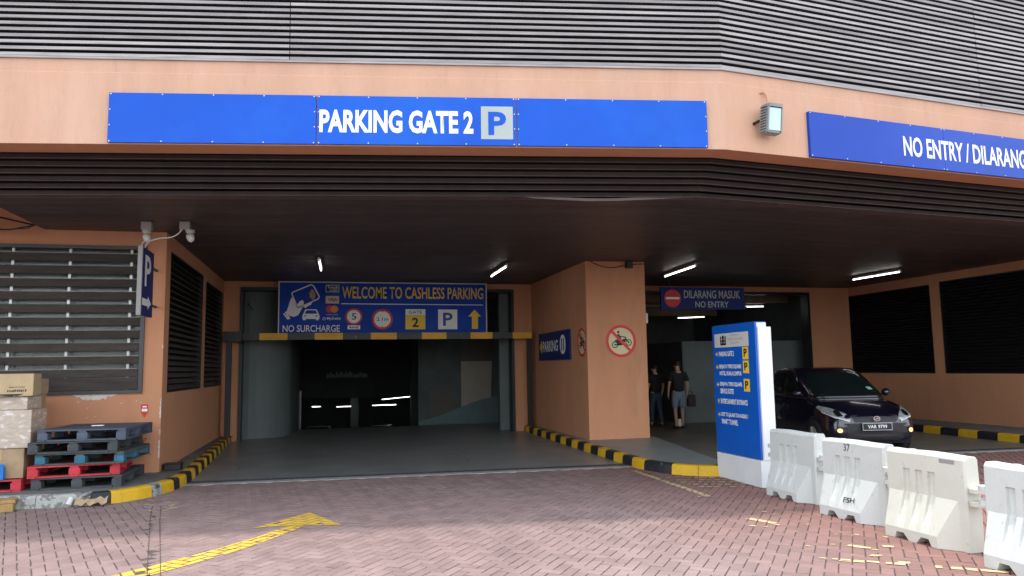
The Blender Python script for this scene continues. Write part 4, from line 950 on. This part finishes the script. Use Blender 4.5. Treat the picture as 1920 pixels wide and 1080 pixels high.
# ------------------------------------------------------------- people
def skin(verts,edges,radii,name,m,parent,sub=1,root=0):
    me=bpy.data.meshes.new(name); me.from_pydata(verts,edges,[]); o=bpy.data.objects.new(name,me); COL.objects.link(o)
    md=o.modifiers.new('s','SKIN'); sv=me.skin_vertices
    if not len(sv): 
        bm=bmesh.new(); bm.from_mesh(me); bm.verts.layers.skin.verify(); bm.to_mesh(me); bm.free(); sv=me.skin_vertices
    for i,rr in enumerate(radii):
        d=sv[0].data[i]; d.radius=rr if isinstance(rr,tuple) else (rr,rr); d.use_root=(i==root)
    md.use_smooth_shade=True; s2=o.modifiers.new('d','SUBSURF'); s2.levels=sub; s2.render_levels=sub
    dg=bpy.context.evaluated_depsgraph_get(); dg.update(); nm=bpy.data.meshes.new_from_object(o.evaluated_get(dg)); bpy.data.objects.remove(o)
    nm.materials.clear(); return link(name,nm,m,parent,smooth=True)
skin_m=mat('skin',(.42,.25,.17),.6,var=.05); hair_m=mat('dark_hair',(.012,.010,.009),.6); tee=mat('black_tshirt',(.010,.010,.012),.85); shorts_m=mat('grey_blue_shorts',(.16,.20,.26),.85,var=.15,vscale=8); shoe=mat('black_shoe',(.012,.012,.012),.6); jean=mat('blue_jeans',(.03,.05,.085),.85,var=.15,vscale=8)
def person(loc,rz,label,top_m,bot_m,long_=False,k=0,H_=1.72):
    t=thing('person',label,'person',loc,rz,world=False,group='people walking into the car park'); s=H_/1.72
    a=.10; V=[(0,0,.95),(0,.0,1.10),(0,-.01,1.25),(0,-.005,1.38),(0,.01,1.475),(0,.03,1.54),(0,.045,1.61),(0,.035,1.68)]
    Rr=[(.145,.10),(.13,.09),(.15,.10),(.15,.095),.055,(.058,.06),(.078,.092),(.06,.07)]
    E=[(i,i+1) for i in range(7)]
    for sgn in (-1,1):
        b=len(V); st_=.08*sgn*(1 if k==0 else -1)
        V+= [(sgn*.09,0,.88),(sgn*.105,.02+st_*.4,.50),(sgn*.11,-.03+st_,.10),(sgn*.12,.10+st_,.035)]; Rr+=[.085,.055,(.04,.04),(.04,.03)]; E+=[(0,b),(b,b+1),(b+1,b+2),(b+2,b+3)]
        b=len(V); V+=[(sgn*.175,-.01,1.39),(sgn*.245,-.03,1.13),(sgn*.25,.06,.90),(sgn*.245,.085,.85)]; Rr+=[.052,.040,.028,(.02,.036)]; E+=[(3,b),(b,b+1),(b+1,b+2),(b+2,b+3)]
        pb=len(V)-1
        for fi,(dx,ln) in enumerate(((-.028,.062),(-.009,.075),(.010,.07),(.028,.055))):
            q=len(V); V+=[(sgn*.243,.088+dx,.815),(sgn*.235,.092+dx,.815-ln*.55),(sgn*.222,.094+dx,.815-ln)]; Rr+=[.010,.009,.007]; E+=[(pb,q),(q,q+1),(q+1,q+2)]
        q=len(V); V+=[(sgn*.225,.125,.835),(sgn*.215,.135,.80)]; Rr+=[.011,.009]; E+=[(pb,q),(q,q+1)]
    V=[(x*s,y*s,z*s) for x,y,z in V]
    skin(V,E,[tuple(q*s for q in r_) if isinstance(r_,tuple) else r_*s for r_ in Rr],'body',skin_m,t)
    st=[.08*(1 if k==0 else -1)*g for g in (-1,1)]
    TV=[(0,0,.88),(0,0,1.10),(0,-.01,1.25),(0,-.005,1.38),(0,.005,1.44)]+[(-.185,-.01,1.385),(-.245,-.03,1.19),(.185,-.01,1.385),(.245,-.03,1.19)]
    skin([(x*s,y*s,z*s) for x,y,z in TV],[(0,1),(1,2),(2,3),(3,4),(3,5),(5,6),(3,7),(7,8)],[(.19,.165),(.175,.15),(.175,.135),(.165,.115),(.075,.075),.075,.068,.075,.068],'t_shirt',top_m,t)
    kz=.10 if long_ else .50; 
    PVv=[(0,0,1.0),(0,0,.90)]; PE_=[(0,1)]; PR=[(.172,.145),(.172,.145)]
    for g,sgn in enumerate((-1,1)):
        b=len(PVv); PVv+=[(sgn*.09,0,.82),(sgn*.108,.02+st[g]*.4,.50)]; PR+=[.108,.098 if not long_ else .075]; PE_+=[(1,b),(b,b+1)]
        if long_: PVv+=[(sgn*.11,-.03+st[g],.10)]; PR+=[.06]; PE_+=[(b+1,b+2)]
    skin([(x*s,y*s,z*s) for x,y,z in PVv],PE_,[tuple(q*s for q in r_) if isinstance(r_,tuple) else r_*s for r_ in PR],'trousers' if long_ else 'shorts',bot_m,t)
    for g,sgn in enumerate((-1,1)):
        skin([(sgn*.112*s,(-.05+st[g])*s,.045*s),(sgn*.118*s,(.06+st[g])*s,.042*s),(sgn*.124*s,(.15+st[g])*s,.035*s)],[(0,1),(1,2)],[.048*s,.05*s,.038*s],'shoe',shoe,t)
    me=bpy.data.meshes.new('hair'); bm=bmesh.new(); bmesh.ops.create_uvsphere(bm,u_segments=16,v_segments=10,radius=1)
    for v in list(bm.verts):
        if v.co.z<-.55 or (v.co.y>.55 and v.co.z<.35): bm.verts.remove(v)
    for v in bm.verts: v.co=Vector((v.co.x*.088*s,(v.co.y*.105+.028)*s,(v.co.z*.105+1.635)*s))
    bm.to_mesh(me); bm.free(); link('hair',me,hair_m,t,smooth=True)
    for sgn in (-1,1): MB().tube([(sgn*.078*s,.035*s,1.585*s),(sgn*.09*s,.03*s,1.61*s),(sgn*.08*s,.03*s,1.635*s)],[.01,.016,.012],8).build('ear',skin_m,t,smooth=True)
    MB().tube([(0,.128*s,1.625*s),(0,.148*s,1.595*s),(0,.13*s,1.585*s)],[.008,.014,.012],8).build('nose',skin_m,t,smooth=True)
    for sgn in (-1,1): MB().tube([(sgn*.032*s,.112*s,1.625*s),(sgn*.032*s,.128*s,1.625*s)],.011,8).build('eye',blk,t)
    MB().tube([(-.022*s,.122*s,1.555*s),(.022*s,.122*s,1.555*s)],.006,6).build('mouth',red,t)
    return t
person((8.72,17.9,.004),R(-8),'person seen from behind in black t-shirt and grey blue shorts beside the pillar',tee,shorts_m)
person((8.47,18.75,.004),R(10),'person in dark top and blue trousers half hidden behind the one in shorts',tee,jean,True,1,1.64)
t=thing('shoulder_bag','dark bag carried at the right side of the person in shorts','bag',(8.88,18.0,.55))
bagm=mat('dark_bag',(.02,.010,.010),.6); MB().box(9.02,9.24,17.95,18.07,.55,.85).build('bag_body',bagm,t,bevel=.03); MB().tube([(9.06,18.0,.85),(9.02,18.0,.93),(9.12,18.0,.96),(9.20,18.0,.85)],.01,6).build('handle',bagm,t)
o=MB().box(8.62,8.70,17.75,17.80,.08,.26).build('white_bag',plastic); tag(o,'small white carrier bag hanging by the feet of the walkers','bag')

# ------------------------------------------------------------- car
carp=mat('navy_car_paint',(.006,.007,.022),.22,metal=.2,coat=1,var=.05,spec=.6); trim=mat('grey_black_trim',(.018,.019,.024),.5); chrome=mat('chrome',(.75,.76,.78),.15,metal=1)
lens=mat('headlamp_lens',(.36,.39,.40),.15,var=.5,vscale=14,spec=.9,metal=.2); lamp_w=mat('lamp_bright',(.85,.9,.88),.2); amber=mat('fog_lamp',(.95,.62,.22),.3,emit=.35)
car=thing('car','dark navy hatchback facing out of the exit lane with its amber fog lamps on','car',(9.32,11.44,.003),R(-13),world=False)
stn=[(.0,.56,.24,.60,.66),(.05,.68,.20,.66,.70),(.16,.76,.18,.72,.765),(.38,.81,.18,.80,.86),(.75,.83,.19,.885,.945),(1.1,.835,.2,.93,.99),(1.7,.835,.2,.95,1.0),(2.4,.835,.2,.97,1.0),(3.1,.83,.2,.99,1.02),(3.5,.80,.24,1.0,1.02),(3.66,.70,.34,.96,.98)]
vs=[]; fs=[]; half=lambda w,zb_,ze,zc:[(w*.80,zb_),(w*.96,zb_+.07),(w*1.0,zb_+(ze-zb_)*.38),(w*.985,zb_+(ze-zb_)*.68),(w*.95,ze-.05),(w*.87,ze+.2*(zc-ze)),(w*.5,zc-.008)]
for (y,w,zb_,ze,zc) in stn:
    h=half(w,zb_,ze,zc); loop=[(0,zb_)]+h+[(0,zc)]+[(-a,b) for a,b in reversed(h)]
    vs+=[(a,y,b) for a,b in loop]
nl=16
for i in range(len(stn)-1):
    for k in range(nl): fs.append((i*nl+k,i*nl+(k+1)%nl,(i+1)*nl+(k+1)%nl,(i+1)*nl+k))
fs+=[tuple(range(nl))[::-1],tuple(range((len(stn)-1)*nl,len(stn)*nl))]
def evalmesh(vs,fs,mods,name):
    me=bpy.data.meshes.new(name); me.from_pydata(vs,[],fs); bm=bmesh.new(); bm.from_mesh(me); bmesh.ops.recalc_face_normals(bm,faces=bm.faces); bm.to_mesh(me); bm.free()
    o=bpy.data.objects.new(name,me); COL.objects.link(o); tmp=mods(o); dg=bpy.context.evaluated_depsgraph_get(); dg.update(); nm=bpy.data.meshes.new_from_object(o.evaluated_get(dg)); bpy.data.objects.remove(o)
    for q in tmp or []: bpy.data.objects.remove(q)
    return nm
def m_body(o):
    s=o.modifiers.new('s','SUBSURF'); s.levels=2; out=[]
    for x in (-1,1):
        for y in (.68,3.0):
            c=bpy.data.meshes.new('c'); mb=MB().tube([(x*.60,y,.29),(x*.95,y,.29)],.345,28); c.from_pydata(mb.v,[],mb.f)
            bm=bmesh.new(); bm.from_mesh(c); bmesh.ops.recalc_face_normals(bm,faces=bm.faces); bm.to_mesh(c); bm.free()
            q=bpy.data.objects.new('c',c); COL.objects.link(q); q.hide_render=True; b=o.modifiers.new('b','BOOLEAN'); b.object=q; b.operation='DIFFERENCE'; b.solver='EXACT'; out.append(q)
    return out
bodym=evalmesh(vs,fs,m_body,'body'); link('body',bodym,carp,car,smooth=True)
# greenhouse
vs=[];fs=[];N_=32
rg=[(.86,.66,3.62,.79),(.97,.86,3.63,.775),(1.10,1.07,3.58,.75),(1.25,1.32,3.49,.715),(1.40,1.58,3.38,.665),(1.475,1.73,3.28,.625),(1.515,1.88,3.16,.55),(1.535,2.08,2.98,.43),(1.545,2.35,2.7,.2)]
for z,y0,y1,w in rg:
    for k in range(N_):
        a=2*math.pi*k/N_; cx,cy=math.cos(a),math.sin(a); e=.38; px=math.copysign(abs(cx)**e,cx)*w; pyy=(y0+y1)/2+math.copysign(abs(cy)**e,cy)*(y1-y0)/2
        bow=0; vs.append((px,pyy-(.10*(1-(px/w)**2) if cy<0 else 0),z))
for i in range(len(rg)-1):
    for k in range(N_): fs.append((i*N_+k,i*N_+(k+1)%N_,(i+1)*N_+(k+1)%N_,(i+1)*N_+k))
fs+=[tuple(range(N_))[::-1],tuple(range((len(rg)-1)*N_,len(rg)*N_))]
def m_s(o): s=o.modifiers.new('s','SUBSURF'); s.levels=1
cabm=evalmesh(vs,fs,m_s,'cabin'); link('cabin',cabm,carp,car,smooth=True)
def bvh(ms):
    v=[];f=[]
    for m in ms:
        k=len(v); v+=[p.co.copy() for p in m.vertices]; f+=[tuple(i+k for i in p.vertices) for p in m.polygons]
    return BVHTree.FromPolygons(v,f)
BB=bvh([bodym,cabm])
def patch(poly,view,d,name,m,parent,step=.05,smooth=True):
    """outline drawn in front ('f') or side ('l','r') view, wrapped on the body surface"""
    xs=[p[0] for p in poly]; ys=[p[1] for p in poly]; P2=[Vector(p) for p in poly]; n0=len(P2); ed=[(i,(i+1)%n0) for i in range(n0)]
    def inside(x,y):
        c=False
        for i in range(n0):
            a,b=P2[i-1],P2[i]
            if (a.y>y)!=(b.y>y) and x<(b.x-a.x)*(y-a.y)/(b.y-a.y)+a.x: c=not c
        return c
    x=min(xs)+step/2
    while x<max(xs):
        y=min(ys)+step/2
        while y<max(ys):
            if inside(x,y): P2.append(Vector((x,y)))
            y+=step
        x+=step
    v,e,f,*_=delaunay_2d_cdt(P2,ed,[list(range(n0))],1,1e-5)
    out=[]; nor=[]
    for p in v:
        if view=='f': o_,dr=Vector((p.x,-2,p.y)),Vector((0,1,0))
        else: sg=-1 if view=='l' else 1; o_,dr=Vector((sg*3,p.x,p.y)),Vector((-sg,0,0))
        h,nn,i,dd=BB.ray_cast(o_,dr)
        if h is None: h=o_+dr*2.5; nn=-dr
        if nn.dot(dr)>0: nn=-nn
        out.append(h+nn*d)
    me=bpy.data.meshes.new(name); me.from_pydata(out,[],[tuple(q) for q in f]); 
    return link(name,me,m,parent,smooth=smooth)
mir=lambda p:[(-a,b) for a,b in p]
patch([(-.70,.93),(.70,.93),(.535,1.43),(.0,1.455),(-.535,1.43)],'f',.006,'windscreen',glassd,car,.06)
HL=[(.40,.635),(.46,.60),(.66,.645),(.755,.71),(.772,.80),(.74,.835),(.64,.80),(.48,.715)]
for sg in (1,-1):
    P_=HL if sg>0 else mir(HL)
    h=patch(P_,'f',.008,'headlight',lens,car,.03)
    patch([(sg*(.60+.052*math.cos(R(a))),.715+.052*math.sin(R(a))) for a in range(0,360,24)],'f',.014,'projector_ring',chrome,h,.02)
    patch([(sg*(.60+.036*math.cos(R(a))),.715+.036*math.sin(R(a))) for a in range(0,360,24)],'f',.018,'projector_lens',glassd,h,.02)
    q=[(.45,.598),(.67,.66),(.765,.735),(.765,.72),(.67,.643),(.45,.58)]; patch(q if sg>0 else mir(q),'f',.014,'light_strip',lamp_w,h,.03)
    patch([(sg*(.62+.055*math.cos(R(a))),.43+.05*math.sin(R(a))) for a in range(0,360,24)],'f',.012,'fog_surround',trim,car,.02)
    f_=patch([(sg*(.62+.040*math.cos(R(a))),.43+.038*math.sin(R(a))) for a in range(0,360,24)],'f',.018,'fog_lamp',amber,car,.02)
patch([(-.40,.69),(.40,.69),(.44,.66),(.36,.57),(-.36,.57),(-.44,.66)],'f',.007,'grille',black_m,car,.05)
for z in (.60,.625,.65): patch([(-.37,z),(.37,z),(.37,z+.006),(-.37,z+.006)],'f',.014,'grille_bar',trim,car,.06)
patch([(-.46,.55),(.46,.55),(.52,.47),(.50,.38),(-.50,.38),(-.52,.47)],'f',.009,'bumper_insert',trim,car,.05)
patch([(-.44,.37),(.44,.37),(.50,.30),(.40,.26),(-.40,.26),(-.50,.30)],'f',.009,'lower_intake',black_m,car,.05)
patch([(-.68,.235),(.68,.235),(.62,.205),(-.62,.205)],'f',.02,'front_lip',trim,car,.05)
patch([(-.66,.80+.004),(.66,.804),(.66,.797),(-.66,.797)],'f',.002,'bonnet_gap',black,car,.05)
# emblem: oval ring with two curved strokes
pe=PL((0,-.045,.635),(1,0,0)); mbp=ring(0,0,.046,.060,28,sy=.72)+ring(-.014,.006,.018,.030,12,200,380,sy=.7)+ring(.014,-.004,.018,.030,12,20,200,sy=.7)
mb=MB()
for p in mbp: mb.prism([pe.P(a,b,.0) for a,b in p],[pe.P(a,b,.008) for a,b in p])
mb.build('emblem',chrome,car)
np_=PL((-.26,-.05,.435),(1,0,0)); panelbox(np_,0,0,.52,.125,-.01,.004,'number_plate',blk,car)
flat(np_,[rect(0,0,.52,.006),rect(0,.119,.52,.006),rect(0,.006,.006,.113),rect(.514,.006,.006,.113)],.006,'plate_border',sign_white,car)
text('VAR 9799',np_,.09,.032,.34,.062,sign_white,car,d=.007,bold=.02)
# side glass and details
for sg,vw in ((-1,'l'),(1,'r')):
    patch([(1.52,1.03),(2.22,1.04),(2.22,1.40),(1.78,1.395)],vw,.006,'side_window',glassd,car,.08)
    patch([(2.30,1.04),(3.02,1.06),(2.98,1.38),(2.30,1.40)],vw,.006,'side_window',glassd,car,.08)
    patch([(3.10,1.07),(3.36,1.10),(3.10,1.34)],vw,.006,'quarter_window',glassd,car,.08)
    patch([(2.255,.35),(2.265,.35),(2.265,1.42),(2.255,1.42)],vw,.004,'door_gap',black,car,.08)
    h=patch([(2.02,.90),(2.18,.90),(2.18,.925),(2.02,.925)],vw,.02,'door_handle',carp,car,.05)
    MB().tube([(sg*.74,1.32,1.00),(sg*.86,1.28,1.02)],.02,8).build('mirror_arm',trim,car)
    mr=MB().tube([(sg*.84,1.20,1.04),(sg*.85,1.25,1.045),(sg*.86,1.34,1.045)],[.035,.075,.06],14).build('wing_mirror',carp,car,smooth=True)
    MB().tube([(sg*.80,1.19,1.03),(sg*.93,1.215,1.035)],.008,6).build('mirror_trim',chrome,mr)
    for y in (.68,3.0):
        w_=MB().tube([(sg*.66,y,.29),(sg*.70,y,.29),(sg*.82,y,.29),(sg*.835,y,.29)],[.25,.288,.288,.26],28).build('wheel',rubber,car,smooth=False)
        mb=MB().tube([(sg*.836,y,.29),(sg*.840,y,.29)],.17,24)
        for k in range(5):
            a=k*2*math.pi/5; mb.tube([(sg*.842,y,.29),(sg*.846,y+.165*math.cos(a),.29+.165*math.sin(a))],.022,6)
        mb.build('rim',galv,w_)
MB().tube([(-.55,.94,1.03),(-.1,.92,1.05),(.15,.96,1.07)],.008,6).tube([(.0,.90,1.03),(.3,.93,1.05),(.52,.99,1.07)],.008,6).build('wiper',black_m,car)
patch([(.40,1.10),(.50,1.10),(.48,1.15),(.38,1.15)],'f',.009,'windscreen_sticker',mat('green_sticker',(.25,.6,.45),.5),car,.05)
